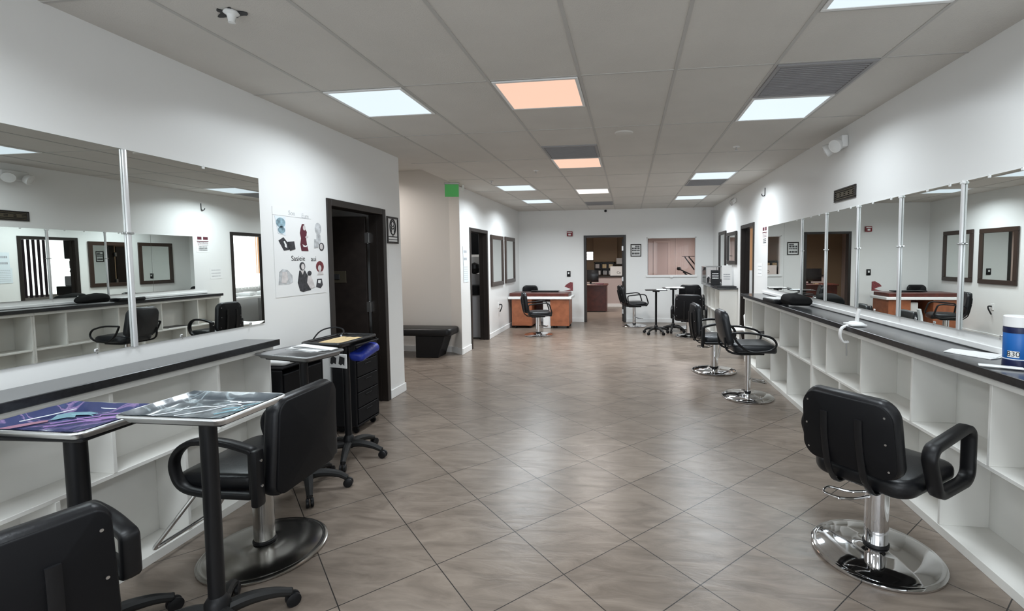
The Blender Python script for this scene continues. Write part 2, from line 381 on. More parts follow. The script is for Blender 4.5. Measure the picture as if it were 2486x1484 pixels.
# doors: frame + leaf ------------------------------------------------
def door_frame(nm, side, y0, y1, x, top, t=.14, w_=.05):
    """opening y0..y1 in a side wall whose room face is at x; side +1: wall body toward -x"""
    r = sempty(nm); b_ = B(); s = side
    xa, xb = sorted((x+s*.014, x-s*(t+.014)))
    for (a, b2, z0, z1) in ((y0-w_, y0+.012, 0, top+w_), (y1-.012, y1+w_, 0, top+w_), (y0+.012, y1-.012, top-.012, top+w_)):
        box(b_, xa, xb, a, b2, z0, z1, .004, 1)
    st = sorted((x-s*.06, x-s*.075))
    for a, b2 in ((y0+.012, y0+.024), (y1-.024, y1-.012)): box(b_, st[0], st[1], a, b2, 0, top-.012)
    link('door_frame', b_, 'frame_dark', r, 0); return r
d1 = door_frame('door_1', 1, 3.90, 4.80, XL, 2.06)
def leaf(parent, hx, hy, ang, w_, h_=2.03, m='espresso', t=.042, handle=True, hinges=(.25, 1.05, 1.8)):
    """leaf hinged at hx,hy; local x runs away from hinge"""
    mx = Matrix.Translation((hx, hy, 0)) @ Matrix.Rotation(ang, 4, 'Z')
    b_ = B(); box(b_, .004, w_, -t/2, t/2, .01, h_, .002, 1, mx); l = link('door_leaf', b_, m, parent, 0)
    for z in hinges:
        b_ = B(); box(b_, -.035, .012, -t/2-.006, t/2+.004, z-.055, z+.055, .002, 1, mx); tube(b_, [mx @ Vector((0, -t/2-.008, z-.06)), mx @ Vector((0, -t/2-.008, z+.06))], .008); link('hinge', b_, 'steel', l)
    if handle:
        for s in (-1, 1):
            b_ = B(); tube(b_, [mx @ Vector((w_-.07, s*t/2, .98)), mx @ Vector((w_-.07, s*(t/2+.055), .98))], .012)
            lathe(b_, [(0, 0), (.026, .004), (.03, .018), (.022, .034), (0, .038)], 16, (0, 0, 0)); 
            for v in list(b_.verts)[-66:]: pass
            link('handle', b_, 'steel', l)
    return l
l1 = leaf(d1, XL-.17, 4.765, math.radians(188), .86, handle=False)
d2 = door_frame('door_2', 1, 7.80, 8.73, XL2, 2.06)
leaf(d2, XL2-.17, 7.84, math.radians(176), .86, handle=False)
# back door
d3 = sempty('door_3'); b_ = B()
for q in ((-1.08, -1.018, 0, 2.12), (-.122, -.06, 0, 2.12)): box(b_, q[0], q[1], YB-.014, YB+.134, q[2], q[3], .004, 1)
box(b_, -1.018, -.122, YB-.014, YB+.134, 2.068, 2.12, .004, 1); link('door_frame', b_, 'frame_dark', d3, 0)
leaf(d3, -.135, YB+.155, math.radians(86), .86, handle=False)
d4 = door_frame('door_4', -1, 7.80, 8.58, XR, 2.06, .12)
leaf(d4, XR+.145, 7.84, math.radians(-4), .74, handle=False)

# back window
w1 = sempty('window_1'); b_ = B()
for q in ((.436, .458, 1.10, 2.05), (1.572, 1.594, 1.10, 2.05)): box(b_, q[0], q[1], YB-.012, YB+.11, q[2], q[3], .003, 1)
box(b_, .436, 1.594, YB-.012, YB+.11, 2.026, 2.05, .003, 1); box(b_, .42, 1.61, YB-.03, YB+.11, 1.10, 1.148, .003, 1)
link('window_frame', b_, 'trim', w1, 0)
b_ = B(); box(b_, .458, 1.572, YB+.05, YB+.056, 1.148, 2.026); link('pane', b_, 'glass', w1, 0)
b_ = B(); box(b_, .99, 1.05, YB-.04, YB-.028, 1.085, 1.12, .003, 1); link('latch', b_, 'trim', w1, 0)

# ------------------------------------------------------------------ ceiling lights and vents
em = {}
def emat(n, col, s):
    m = bpy.data.materials.new(n); m.use_nodes = True; nt = m.node_tree; b = nt.nodes['Principled BSDF']
    b.inputs['Base Color'].default_value = (.05, .05, .05, 1); b.inputs['Emission Color'].default_value = (*col, 1); b.inputs['Emission Strength'].default_value = s; return m
em['cool'] = emat('cool light diffuser', COOL, COOL_E); em['warm'] = emat('warm light diffuser', WARM, WARM_E); em['dim'] = emat('pale warm diffuser', DIM, DIM_E)
em['day'] = emat('added daylight pane', (.86, .93, 1), 4.6)  # glow of the added front window, fills the room with daylight
w4 = sempty('added_window'); b_ = B(); box(b_, -2.2, 1.6, YF-.06, YF-.05, .5, 2.4); link('pane', b_, em['day'], w4, 0)  # unseen window added behind the camera to brighten ceiling and walls
b_ = B()
for x in (-2.2, -.95, .31, 1.56): box(b_, x, x+.04, YF-.05, YF, .5, 2.4)
link('window_frame', b_, 'frame_dark', w4, 0)
def panel(i, j, kind, label, z=H, xy=None, pw=1.0):
    x0, y0 = (GX+i*GT, GY+j*GT) if xy is None else xy
    t = thing('ceiling_light', label, 'ceiling light', (x0+GT/2, y0+GT/2, z-.006), 0, 'square ceiling light panels')
    h = GT/2-.014; b_ = B()
    for q in ((-h, h, -h, -h+.022), (-h, h, h-.022, h), (-h, -h+.022, -h+.022, h-.022), (h-.022, h, -h+.022, h-.022)): box(b_, *q, -.004, .006, .002, 1)
    link('frame', b_, 'trim', t, 0)
    b_ = B(); box(b_, -h+.022, h-.022, -h+.022, h-.022, -.001, .005); link('diffuser', b_, em[kind], t, 0)
    if kind == 'warm': return
    ld = bpy.data.lights.new('tube_light', 'AREA'); ld.shape = 'SQUARE'; ld.size = 2*h-.05; ld.energy = LAMP_W*pw; ld.spread = LAMP_SPREAD; ld.color = LAMP_COL[kind]
    lo = bpy.data.objects.new('tube_light', ld); COL.objects.link(lo); lo.parent = t; lo.location = (0, 0, -.006)
panel(0, 0, 'cool', 'cool white square ceiling light nearest the long left wall mirror')
panel(2, 0, 'warm', 'large salmon pink lit square ceiling light, nearest of the tinted column')
panel(5, -2, 'cool', 'bright ceiling light cut off by the top edge of the photo', pw=.8)
panel(5, 1, 'cool', 'cool white ceiling light touching the large dark vent', pw=.75)
panel(2, 4, 'warm', 'peach lit ceiling light touching the vent in the middle of the ceiling')
panel(2, 8, 'dim', 'pale warm ceiling light, farthest of the tinted middle column', pw=1.7)
panel(5, 6, 'cool', 'white ceiling light just before a small grey vent near the right wall', pw=1.7)
panel(5, 10, 'cool', 'farthest white ceiling light towards the window in the back wall', pw=1.7)
panel(0, 7, 'cool', 'white ceiling light past the green exit sign', pw=1.7)
panel(0, 10, 'cool', 'white ceiling light above the reception desk corner', pw=1.7)
for i, j in ((0, -4), (5, -6), (2, -5), (0, -8)):
    panel(i, j, 'cool', 'added white ceiling light panel over the unseen end of the room')  # unseen panels added behind the camera to light the near room
panel(0, 0, 'dim', 'added alcove ceiling light out of view above the black bench', 3.05, (-4.6, 6.4))  # added out of sight to light the beige alcove
panel(0, 0, 'dim', 'added office ceiling light beyond the back doorway', 2.6, (-1.5, 13.0), 2.2)  # unseen panel added to brighten the office past the doorway
panel(0, 0, 'dim', 'added office ceiling light behind the pink window', 2.6, (1.2, 13.0), 2.6)  # unseen panel added to brighten the pink wall behind the glass
panel(0, 0, 'cool', 'added side room ceiling light near the right doorway', H, (3.0, 9.2))  # unseen panel added as a light source for the side room
panel(0, 0, 'cool', 'added side room ceiling light over the cluttered table', H, (3.0, 7.6))  # second unseen panel added to brighten the side room
def vent(i, j, label, dark=False):
    t = thing('ceiling_vent', label, 'air vent', (GX+(i+.5)*GT, GY+(j+.5)*GT, H-.004), 0, 'square ceiling vents')
    h = GT/2-.012; b_ = B(); box(b_, -h, h, -h, h, 0, .004); link('grille', b_, 'vent_grey', t, 0)
    b_ = B()
    for k in range(18):
        y = -h+.03+k*(2*h-.06)/17
        box(b_, -h+.03, h-.03, y-.004, y+.004, -.008, .001, 0, 1)
    for q in ((-h, h, -h, -h+.025), (-h, h, h-.025, h), (-h, -h+.025, -h+.025, h-.025), (h-.025, h, -h+.025, h-.025)): box(b_, *q, -.008, .002, .002, 1)
    link('louvre', b_, 'vent_grey', t, 0)
vent(5, 0, 'large dark grey square ceiling vent in front of a cool white light')
vent(2, 3, 'brownish grey ceiling vent in front of the peach lit panel')
vent(5, 7, 'small grey ceiling vent behind a white light near the right wall')
vent(2, 11, 'grey ceiling vent close to the back wall')
# small ceiling things
t = thing('ceiling_speaker', 'round flush white disc in the middle of the ceiling', 'ceiling disc', (GX+3.45*GT, GY+2.36*GT, H))
b_ = B(); lathe(b_, [(0, -.022), (.06, -.020), (.085, -.012), (.09, 0)], 28); link('cover', b_, 'ceiling', t)
for nm, i, j, lb in (('sprinkler_head', 1.5, 5.15, 'small pale sprinkler head on the ceiling left of the peach light'), ('sprinkler_head', 5.4, 3.6, 'tiny sprinkler head in the ceiling strip above the right mirrors'), ('sprinkler_head', .15, 6.3, 'tiny dark sprinkler head near the exit sign')):
    t = thing(nm, lb, 'sprinkler', (GX+i*GT, GY+j*GT, H), 0, 'ceiling sprinkler heads')
    b_ = B(); lathe(b_, [(.035, 0), (.036, -.006), (.02, -.008)], 18); link('escutcheon', b_, 'steel' if lb.startswith('tiny dark') else 'trim', t)
    b_ = B(); tube(b_, [(0, 0, -.005), (0, 0, -.035)], .007); lathe(b_, [(0, -.036), (.018, -.037), (.018, -.039), (0, -.040)], 14); link('deflector', b_, 'steel', t)
t = thing('ceiling_hole', 'torn dark hole in the ceiling tile with a dangling white sprinkler pipe', 'ceiling hole', (-1.882, 2.075, H))
b_ = B(); pts = [(.062*(1+.35*math.sin(3*a)+.2*math.sin(7*a+1))*math.cos(a), .05*(1+.3*math.cos(2*a)+.2*math.sin(5*a))*math.sin(a)) for a in [2*PI*k/40 for k in range(40)]]
prism(b_, pts, -.0045, -.001); link('hole', b_, 'ink', t, 0)
b_ = B(); lathe(b_, [(.03, -.004), (.034, -.012), (.02, -.022), (.014, -.05), (.016, -.055), (0, -.058)], 18, (.018, -.012, 0)); link('pipe_stub', b_, 'clip', t)

# ------------------------------------------------------------------ mirrors
def mirror_panel(mx, w_, z0, z1, label, name='wall_mirror'):
    t = wall_thing(name, label, 'mirror', mx, 'frameless wall mirror panels')
    b_ = B(); box(b_, 0, w_, z0, z1, .002, .008); link('glass', b_, 'mirror', t, 0); return t
def strip(mx, z0, z1, label, wd=.011):
    t = wall_thing('mirror_strip', label, 'mirror strip', mx, 'white strips between mirror panels')
    b_ = B(); box(b_, -wd, wd, z0, z1, .008, .022, .005, 2); link('bar', b_, 'alu', t)
    if label.find('left counter') < 0:
        b_ = B(); box(b_, -wd*1.7, wd*1.7, z1-.022, z1-.006, .008, .024, .004, 1); link('end_clip', b_, 'clip', t)
    zc = z0+(z1-z0)*.58
    b_ = B(); box(b_, -wd*2, wd*2, zc-.006, zc+.006, .010, .027, .003, 1); tube(b_, [(0, zc, .02), (0, zc, .034)], .004); link('screw_clip', b_, 'steel', t)
def clips(mx, xs, z, up, lab, grp):
    for n_, x in enumerate(xs):
        t = wall_thing('mirror_clip', lab(n_), 'mirror clip', mx @ Matrix.Translation((x, z, 0)), grp)
        b_ = B(); box(b_, -.009, .009, -.010*up-.006, -.010*up+.010, .001, .013, .003, 1); tube(b_, [(0, .002*up, .012), (0, .002*up, .016)], .004)
        link('clip', b_, 'clip' if up > 0 else 'steel', t)
# left: panel seam at Y 2.174
mL = lambda y: on_left(y, 0, XL)
mirror_panel(mL(2.18), .905, 1.105, 2.15, 'wall mirror panel beside the collage poster, right of the white strip')
mirror_panel(mL(.95), 1.218, 1.105, 2.15, 'wall mirror panel at the left edge of the photo, left of the white strip')
strip(mL(2.174), 1.10, 2.15, 'white strip between the two mirrors over the left counter', .0105)
clips(mL(0), [2.645], 2.15, 1, lambda n: 'clear clip on the top edge of the mirror by the poster', 'clips of the left mirror')
clips(mL(0), [1.99, 2.44, 2.955], 1.105, -1, lambda n: ['bottom clip of the left mirror, left of the strip', 'bottom clip just right of the white strip on the left mirror', 'bottom clip at the poster end of the left mirror'][n], 'clips of the left mirror')
# right
ys = [7.0, 6.30, 5.67, 5.01, 4.352, 3.713, 3.073, 2.433, 1.793, 1.153]
mR = lambda y: on_right(y, 0, XR)
ordn = ['farthest', 'second farthest', 'third farthest', 'fourth farthest', 'fifth farthest', 'sixth farthest', 'seventh farthest', 'eighth farthest', 'ninth farthest']
for k in range(7):
    e = ['next to the right doorway flyer', 'showing the small framed sign', 'showing the left half of the reflected doorway', 'showing the reflected dark door jamb', 'showing the red fire alarm', 'showing the reflected desk', 'at the right edge of the photo', 'just out of the photo', 'out of the photo'][k]
    mirror_panel(mR(ys[k]-.002), ys[k]-ys[k+1]-.004, 1.108, 1.988, '%s mirror panel over the right counter, %s' % (ordn[k], e))
for k, lb in ((2, 'slim strip between the second and third right mirror panels from the doorway'), (3, 'white strip of the right mirrors above the black towel'), (4, 'white strip left of the reflected fire alarm'), (5, 'white strip through the reflected red desk'), (6, 'nearest white strip, crossing the reflected picture frame')):
    strip(mR(ys[k]), 1.105, 1.992, lb, .007 if k == 2 else .011)
clips(mR(0), [-5.85, -5.42, -5.2, -4.75, -4.5, -4.12, -3.85, -3.42, -3.2, -2.88, -2.66], 1.99, 1, lambda n: 'small clear clip on the top edge of the right mirrors', 'top clips of the right mirrors')
for o in [o for o in COL.objects if o.name.startswith('mirror_clip') and o.get('group') == 'top clips of the right mirrors']: o['label'] = 'small clear clip along the top edge of the mirrors over the right counter'
clips(mR(0), [-5.3, -4.05, -3.5, -3.3, -2.75], 1.105, -1, lambda n: 'small steel clip along the bottom edge of the mirrors over the right counter', 'bottom clips of the right mirrors')

# ------------------------------------------------------------------ counters and cubby units
def cubby(name, label, x_back, x_front, y0, y1, upper, lower, zmid, ztop, group, low_front=0):
    s = 1 if x_front > x_back else -1
    t = thing(name, label, 'shelf unit', (x_back, y0, 0), 0, group)
    L_ = y1-y0; D = x_front-x_back
    def bx(nm, a, b, c, d, e, f):
        b_ = B(); xs = sorted((a, b)); box(b_, xs[0], xs[1], c, d, e, f, .0015, 1); return link(nm, b_, 'white_lam', t, 0)
    bx('back_panel', 0, s*.012, 0, L_, .02, ztop)
    bx('side_panel', s*.012, D, 0, .018, .0, ztop); bx('side_panel', s*.012, D, L_-.018, L_, .0, ztop)
    bx('bottom_board', s*.012, D, .018, L_-.018, .0, .05); bx('shelf', s*.012, D-s*.004, .018, L_-.018, zmid-.010, zmid+.010)
    bx('top_board', s*.012, D, .018, L_-.018, ztop-.02, ztop)
    if low_front: bx('fascia', D, D+s*low_front, 0, L_, ztop-.034, ztop)
    for y in upper: bx('divider', s*.012, D-s*.002, y-y0-.009, y-y0+.009, zmid+.010, ztop-.02)
    for y in lower: bx('divider', s*.012, D-s*.002, y-y0-.009, y-y0+.009, .05, zmid-.010)
    return t
BX = 1.715
cubby('cubby_unit', 'white cubby shelf unit under the right counter, far part by the doorway', XR-.002, BX, 4.64, 7.20, [6.78, 6.18, 5.58, 4.97], [6.56, 5.91, 5.31], .525, .975, 'white cubby shelf units', .025)
cubby('cubby_unit', 'white cubby shelf unit under the right counter beside the nearest salon chair', XR-.002, BX, 2.06, 4.638, [4.31, 3.70, 3.07, 2.444], [4.05, 3.42, 2.78], .525, .975, 'white cubby shelf units', .025)
cubby('cubby_unit', 'white cubby shelf unit under the left counter behind the tray stands', XL+.002, -2.44, .33, 2.89, [.70, 1.30, 1.893, 2.48], [1.0, 1.66, 2.25], .535, .975, 'white cubby shelf units', .025)
def worktop(label, x0, x1, y0, y1, edge_x):
    t = thing('worktop', label, 'counter', (0, 0, 0))
    b_ = B(); box(b_, x0, x1, y0, y1, .976, 1.016, .004, 1); link('top', b_, 'black_top', t, 0)
    b_ = B(); s = sorted((edge_x, edge_x+(.006 if edge_x > 0 else -.006)))
    s = (edge_x-.004, edge_x+.004)
    box(b_, s[0], s[1], y0-.002, y1+.002, .978, 1.019, .003, 1); link('edge_band', b_, 'black_edge', t)
worktop('long black worktop along the right mirrors', 1.665, XR-.001, -.5, 7.22, 1.664)
worktop('grey black worktop under the left mirror behind the trays', XL+.001, -2.385, .30, 2.91, -2.384)

# ------------------------------------------------------------------ framed mirrors on walls and notices
def framed(mx, w_, h_, label, fw=.07, m='frame_dark', inner='mirror', cat='framed mirror', name='framed_mirror', d=.035, group='dark framed wall mirrors'):
    t = wall_thing(name, label, cat, mx, group); b_ = B()
    for q in ((-w_/2, w_/2, -h_/2, -h_/2+fw), (-w_/2, w_/2, h_/2-fw, h_/2), (-w_/2, -w_/2+fw, -h_/2+fw, h_/2-fw), (w_/2-fw, w_/2, -h_/2+fw, h_/2-fw)): box(b_, *q, .001, d, min(.006, fw*.2), 1)
    link('frame', b_, m, t, 0)
    b_ = B(); box(b_, -w_/2+fw*.8, w_/2-fw*.8, -h_/2+fw*.8, h_/2-fw*.8, .002, d*.45); link('glass', b_, inner, t, 0); return t
M['frame_brown'] = mat('brown picture frame', (.035, .02, .014), .35)
framed(on_left(9.41, 1.53, XL2), .90, 1.03, 'dark framed mirror nearer to the dark doorway on the far left wall', .085, 'frame_brown')
framed(on_left(10.46, 1.54, XL2), .86, 1.03, 'dark framed mirror nearer to the back wall corner behind the desk', .085, 'frame_brown')
framed(on_right(10.22, 1.56, XR), .70, 1.08, 'tall black framed mirror next to the back wall corner over the far counter', .07)
framed(on_right(9.31, 1.73, XR), .78, .62, 'smaller black framed mirror between the far counter and the right doorway', .07)

def lines(b_, x0, x1, y0, y1, n, z, h=.5, seed=1):
    rd = random.Random(seed); dy = (y1-y0)/n
    for k in range(n):
        y = y1-(k+.5)*dy; x = x0
        while x < x1-.004:
            w_ = rd.uniform(.05, .16)*(x1-x0); e = min(x1, x+w_)
            box(b_, x, e, y-dy*h/2, y+dy*h/2, z, z+.0006); x = e+.03*(x1-x0)
# license frame and paper on the left wall end
t = framed(on_left(5.005, 1.893, XL), .25, .30, 'small black framed certificate with an oval drawing by the dark doorway', .022, 'frame_dark', 'paper', 'framed notice', 'framed_notice', .016, None)
b_ = B(); tube(b_, [(.062*math.cos(a), .035+.085*math.sin(a), .009) for a in [2*PI*k/28 for k in range(28)]], .008, 6, True)
tube(b_, [(.03*math.cos(a), .07+.03*math.sin(a), .009) for a in [2*PI*k/18 for k in range(18)]], .005, 6, True)
for pts in ([(-.035, .045, .009), (-.03, -.01, .009), (-.04, -.04, .009)], [(.035, .045, .009), (.03, -.01, .009), (.04, -.04, .009)], [(-.03, .03, .009), (0, .01, .009), (.03, .03, .009)], [(0, -.05, .009), (0, -.07, .009)]): tube(b_, pts, .005, 6)
box(b_, -.10, .10, -.078, -.068, .007, .009); box(b_, -.10, .10, -.108, -.100, .007, .009); link('drawing', b_, 'ink', t, 0)
def sheet(name, mx, w_, h_, label, m='paper', cat='paper', group=None, n=0, ink='grey_ink', seed=3, hh=.35):
    t = wall_thing(name, label, cat, mx, group)
    b_ = B(); box(b_, -w_/2, w_/2, -h_/2, h_/2, .0005, .002); link('sheet', b_, m, t, 0)
    if n: b_ = B(); lines(b_, -w_*.38, w_*.38, -h_*.4, h_*.4, n, .002, hh, seed); link('print', b_, ink, t, 0)
    return t
sheet('notice', on_left(5.03, 1.545, XL), .235, .30, 'faint printed sheet below the framed certificate', 'paper', n=0)
sheet('notice', on_left(7.52, 1.63, XL2+.003), .2, .30, 'upper white sheet beside the dark doorway past the bench', 'paper_blue', n=2, seed=4)
sheet('notice', on_left(7.54, 1.33, XL2+.003), .22, .30, 'lower printed white sheet beside the dark doorway past the bench', 'paper_blue', n=7, seed=5, hh=.2)
t = sheet('flyer', on_right(7.19, 1.87, XR), .25, .29, 'white flyer with dark red print between right doorway and mirrors', 'paper')
b_ = B(); box(b_, -.10, -.01, .07, .12, .002, .003); box(b_, .02, .10, .07, .12, .002, .003); lines(b_, -.1, .1, -.03, .03, 3, .002, .4, 8); box(b_, -.11, .11, .035, .05, .002, .003); link('print', b_, 'maroon', t, 0)
b_ = B(); lines(b_, -.08, .08, -.12, -.04, 3, .002, .5, 9); link('lettering', b_, 'ink', t, 0)
sheet('notice', on_right(7.42, 1.36, XR), .24, .20, 'pale printed card below the flyer by the right doorway', 'paper', n=3, seed=12, hh=.2)
t = framed(on_back(.18, 1.745, YB), .255, .30, 'small black framed sign with bold lettering right of the office doorway', .022, 'frame_dark', 'paper', 'framed sign', 'framed_sign', .016, None)
b_ = B(); lines(b_, -.02, .09, .07, .115, 1, .008, .8, 21); lines(b_, -.09, .09, .02, .07, 1, .008, .8, 22); lines(b_, -.09, .09, -.025, .015, 1, .008, .7, 23); lines(b_, -.09, .09, -.10, -.05, 1, .008, .9, 24); link('lettering', b_, 'ink', t, 0)
# fire alarm, switch, camera on back wall
t = wall_thing('fire_alarm', 'dark red square fire alarm high on the back wall', 'fire alarm', on_back(-1.42, 2.165, YB))
b_ = B(); box(b_, -.07, .07, -.06, .06, 0, .05, .008); link('housing', b_, 'red', t)
b_ = B(); box(b_, -.03, .03, -.04, .0, .05, .058, .003, 1); link('strobe', b_, 'clip', t)
b_ = B(); lines(b_, -.055, .055, .02, .045, 1, .05, .7, 5); link('lettering', b_, 'paper', t, 0)
t = wall_thing('wall_switch', 'small black wall control with a white button left of the office doorway', 'switch', on_back(-1.455, 1.19, YB))
b_ = B(); box(b_, -.045, .045, -.07, .07, 0, .02, .006); link('plate', b_, 'plastic_k', t)
b_ = B(); box(b_, -.018, .018, -.01, .035, .02, .027, .003, 1); link('button', b_, 'paper', t)
t = wall_thing('security_camera', 'tiny black dome camera at the top of the back wall', 'camera', on_back(-.545, 2.70, YB))
b_ = B(); lathe(b_, [(.03, 0), (.032, .02), (.022, .04), (0, .048)], 16); link('dome', b_, 'plastic_k', t)
# grille, hook and emergency lights on the right wall
t = wall_thing('wall_vent', 'tarnished brass wall vent above the right mirrors', 'air vent', on_right(4.635, 2.127, XR))
b_ = B()
for q in ((-.215, .215, -.058, -.044), (-.215, .215, .044, .058), (-.215, -.195, -.044, .044), (.195, .215, -.044, .044)): box(b_, *q, 0, .014, .003, 1)
link('frame', b_, 'frame_dark', t, 0)
b_ = B(); box(b_, -.195, .195, -.044, .044, .0005, .003); link('backing', b_, 'ink', t, 0)
b_ = B()
for k in range(5): box(b_, -.19, .19, -.036+k*.018-.005, -.036+k*.018+.005, .003, .011, .001, 1)
for x in (-.12, -.04, .05, .13): box(b_, x-.025, x+.025, -.02, .02, .008, .012, .001, 1)
link('louvre', b_, 'vent_brass', t, 0)
t = wall_thing('wall_hook', 'small black hook high on the right wall before the doorway', 'hook', on_right(7.19, 2.50, XR))
b_ = B(); tube(b_, fillet([(0, .06, .004), (0, -.05, .006), (-.01, -.06, .03), (-.03, -.045, .04), (-.035, -.02, .04)], .02), .007); link('hook', b_, 'ink', t)
def emergency(mx, label, rows=1):
    t = wall_thing('emergency_light', label, 'emergency light', mx, 'twin head emergency lights')
    b_ = B(); box(b_, -.13, .13, -.055, .055, 0, .06, .015); link('housing', b_, 'trim', t)
    for s in (-1, 1):
        b_ = B(); T = Matrix.Translation((s*.09, -.03, .085)) @ Matrix.Rotation(s*.5, 4, 'Y') @ Matrix.Rotation(.45, 4, 'X')
        q = bmesh.new(); lathe(q, [(.02, -.035), (.05, -.02), (.062, .02), (.06, .032), (.05, .034)], 20); merge(b_, q, T); h_ = link('lamp_head', b_, 'trim', t)
        b_ = B(); q = bmesh.new(); lathe(q, [(.05, .034), (.03, .040), (0, .043)], 20); merge(b_, q, T); link('lens', b_, 'clip', h_)
emergency(on_right(4.72, 2.60, XR), 'white twin head emergency light above the right mirrors')
t = wall_thing('emergency_light', 'small wire caged emergency light above the right doorway', 'emergency light', on_right(9.1, 2.60, XR), 'twin head emergency lights')
b_ = B(); box(b_, -.10, .10, -.03, .04, 0, .05, .01); link('housing', b_, 'trim', t)
for s in (-1, 0, 1):
    b_ = B(); tube(b_, [(s*.09, .05, .05), (s*.10, .0, .10), (s*.06, -.08, .06)], .007, 6); link('wire', b_, 'steel', t)
# exit sign
t = thing('exit_sign', 'green acrylic exit sign hanging from the ceiling at the alcove', 'exit sign', (-2.70, 6.98, H), math.radians(12))
b_ = B(); box(b_, -.10, .11, -.004, .004, -.215, -.025, .002, 1); link('panel', b_, 'green', t)
b_ = B(); box(b_, -.11, .12, -.012, .012, -.026, 0, .003, 1); link('rail', b_, 'steel', t)
t = thing('ceiling_post', 'short white conduit stub hanging from the ceiling beside the exit sign', 'conduit', (-2.60, 7.22, H))
b_ = B(); box(b_, -.012, .012, -.02, .02, -.10, 0, .003, 1); link('tube', b_, 'trim', t)
# outlet with cord
t = wall_thing('wall_outlet', 'white wall outlet with a black cord below the dark framed mirror', 'outlet', on_left(9.5, .60, XL2))
b_ = B(); box(b_, -.04, .04, -.06, .06, 0, .008, .003, 1); link('plate', b_, 'trim', t)
b_ = B(); tube(b_, fillet([(.01, .01, .01), (.03, .012, .06), (0, -.04, .07), (-.02, -.14, .03)], .03), .012, 8); link('plug', b_, 'plastic_k', t)

# poster ------------------------------------------------------------
t = wall_thing('collage_poster', 'white collage poster with cut out figures and handwriting', 'poster', on_left(3.51, 1.622, XL))
b_ = B(); box(b_, -.298, .298, -.345, .345, .001, .003); link('sheet', b_, 'paper', t, 0)
def blob(m, poly, nm, z=.0032, h=.0015):
    b_ = B(); prism(b_, poly, z, z+h); return link(nm, b_, m, t, 0)
def pxy(px, py):  # position on the poster from the poster's own 0..1 coordinates
    return (-.298+px*.596, .345-py*.69)
def poly(pts): return [pxy(*p) for p in pts]
def ell(cx, cy, rx, ry, n=18, ph=0): return poly([(cx+rx*math.cos(2*PI*k/n+ph), cy+ry*math.sin(2*PI*k/n+ph)) for k in range(n)])
M['teal_print'] = mat('blue grey print', (.22, .33, .38), .6, var=.5, vscale=30)
M['grey_print'] = mat('grey print', (.50, .51, .52), .6, var=.3, vscale=25)
M['dark_print'] = mat('charcoal print', (.04, .04, .045), .6, var=.5, vscale=40)
M['skin_print'] = mat('pale print', (.62, .58, .57), .6, var=.15, vscale=30)
M['red_print'] = mat('red brown print', (.16, .03, .035), .6, var=.6, vscale=45)
blob('paper_blue', poly([(.03, .10), (.22, .10), (.21, .31), (.08, .29)]), 'photo_print')
blob('teal_print', ell(.13, .17, .08, .055), 'photo_print', .005); blob('teal_print', ell(.14, .25, .06, .04), 'photo_print', .005)
blob('dark_print', poly([(.08, .37), (.17, .33), (.27, .41), (.27, .47), (.17, .48)]), 'photo_print'); blob('dark_print', poly([(.24, .38), (.36, .37), (.38, .46), (.28, .48)]), 'photo_print', .0048)
blob('paper', poly([(.16, .38), (.18, .37), (.21, .41), (.22, .45), (.18, .44), (.18, .41)]), 'photo_print', .007)
# woman in maroon
blob('maroon', poly([(.50, .21), (.53, .16), (.57, .16), (.60, .23), (.62, .25), (.60, .33), (.61, .39), (.64, .48), (.50, .48), (.48, .40), (.50, .33), (.48, .27)]), 'figure_cutout')
blob('skin_print', ell(.567, .205, .025, .03), 'figure_cutout', .005); blob('paper', poly([(.52, .40), (.58, .42), (.62, .40), (.60, .43), (.54, .43)]), 'figure_cutout', .005); blob('skin_print', poly([(.58, .31), (.64, .29), (.64, .31), (.59, .325)]), 'figure_cutout', .005)
blob('grey_print', ell(.86, .20, .07, .075), 'figure_cutout'); blob('grey_print', poly([(.82, .27), (.90, .27), (.92, .38), (.86, .40), (.82, .34)]), 'figure_cutout', .0045); blob('grey_print', poly([(.77, .33), (.83, .33), (.85, .43), (.76, .44)]), 'figure_cutout', .005); blob('dark_print', ell(.92, .42, .055, .05), 'figure_cutout', .0055); blob('skin_print', ell(.91, .42, .035, .036), 'figure_cutout', .0075)
blob('grey_print', poly([(.07, .72), (.13, .685), (.22, .70), (.30, .76), (.31, .84), (.24, .86), (.05, .86)]), 'figure_cutout'); blob('skin_print', poly([(.12, .72), (.2, .72), (.22, .80), (.18, .85), (.10, .84)]), 'figure_cutout', .005)
blob('dark_print', ell(.50, .66, .055, .05), 'figure_cutout', .0045); blob('skin_print', ell(.505, .665, .032, .035), 'figure_cutout', .0065)
blob('dark_print', poly([(.44, .71), (.55, .71), (.62, .80), (.66, .95), (.50, .965), (.44, .95), (.40, .85)]), 'figure_cutout'); blob('skin_print', poly([(.46, .71), (.53, .71), (.50, .76)]), 'figure_cutout', .005)
blob('skin_print', poly([(.60, .78), (.66, .77), (.72, .87), (.74, .92), (.64, .93), (.58, .86)]), 'figure_cutout', .0055); blob('dark_print', ell(.635, .745, .04, .03), 'figure_cutout', .007)
blob('red_print', ell(.87, .67, .085, .07), 'figure_cutout'); blob('skin_print', ell(.86, .69, .035, .04), 'figure_cutout', .005); blob('skin_print', poly([(.83, .73), (.92, .73), (.94, .77), (.80, .77)]), 'figure_cutout', .0045)
blob('dark_print', poly([(.80, .82), (.90, .82), (.92, .90), (.87, .94), (.77, .92)]), 'photo_print'); blob('paper', poly([(.82, .835), (.88, .84), (.86, .88), (.81, .87)]), 'photo_print', .005)
tm = lambda px, py: Matrix.Translation((*pxy(px, py), .0036))
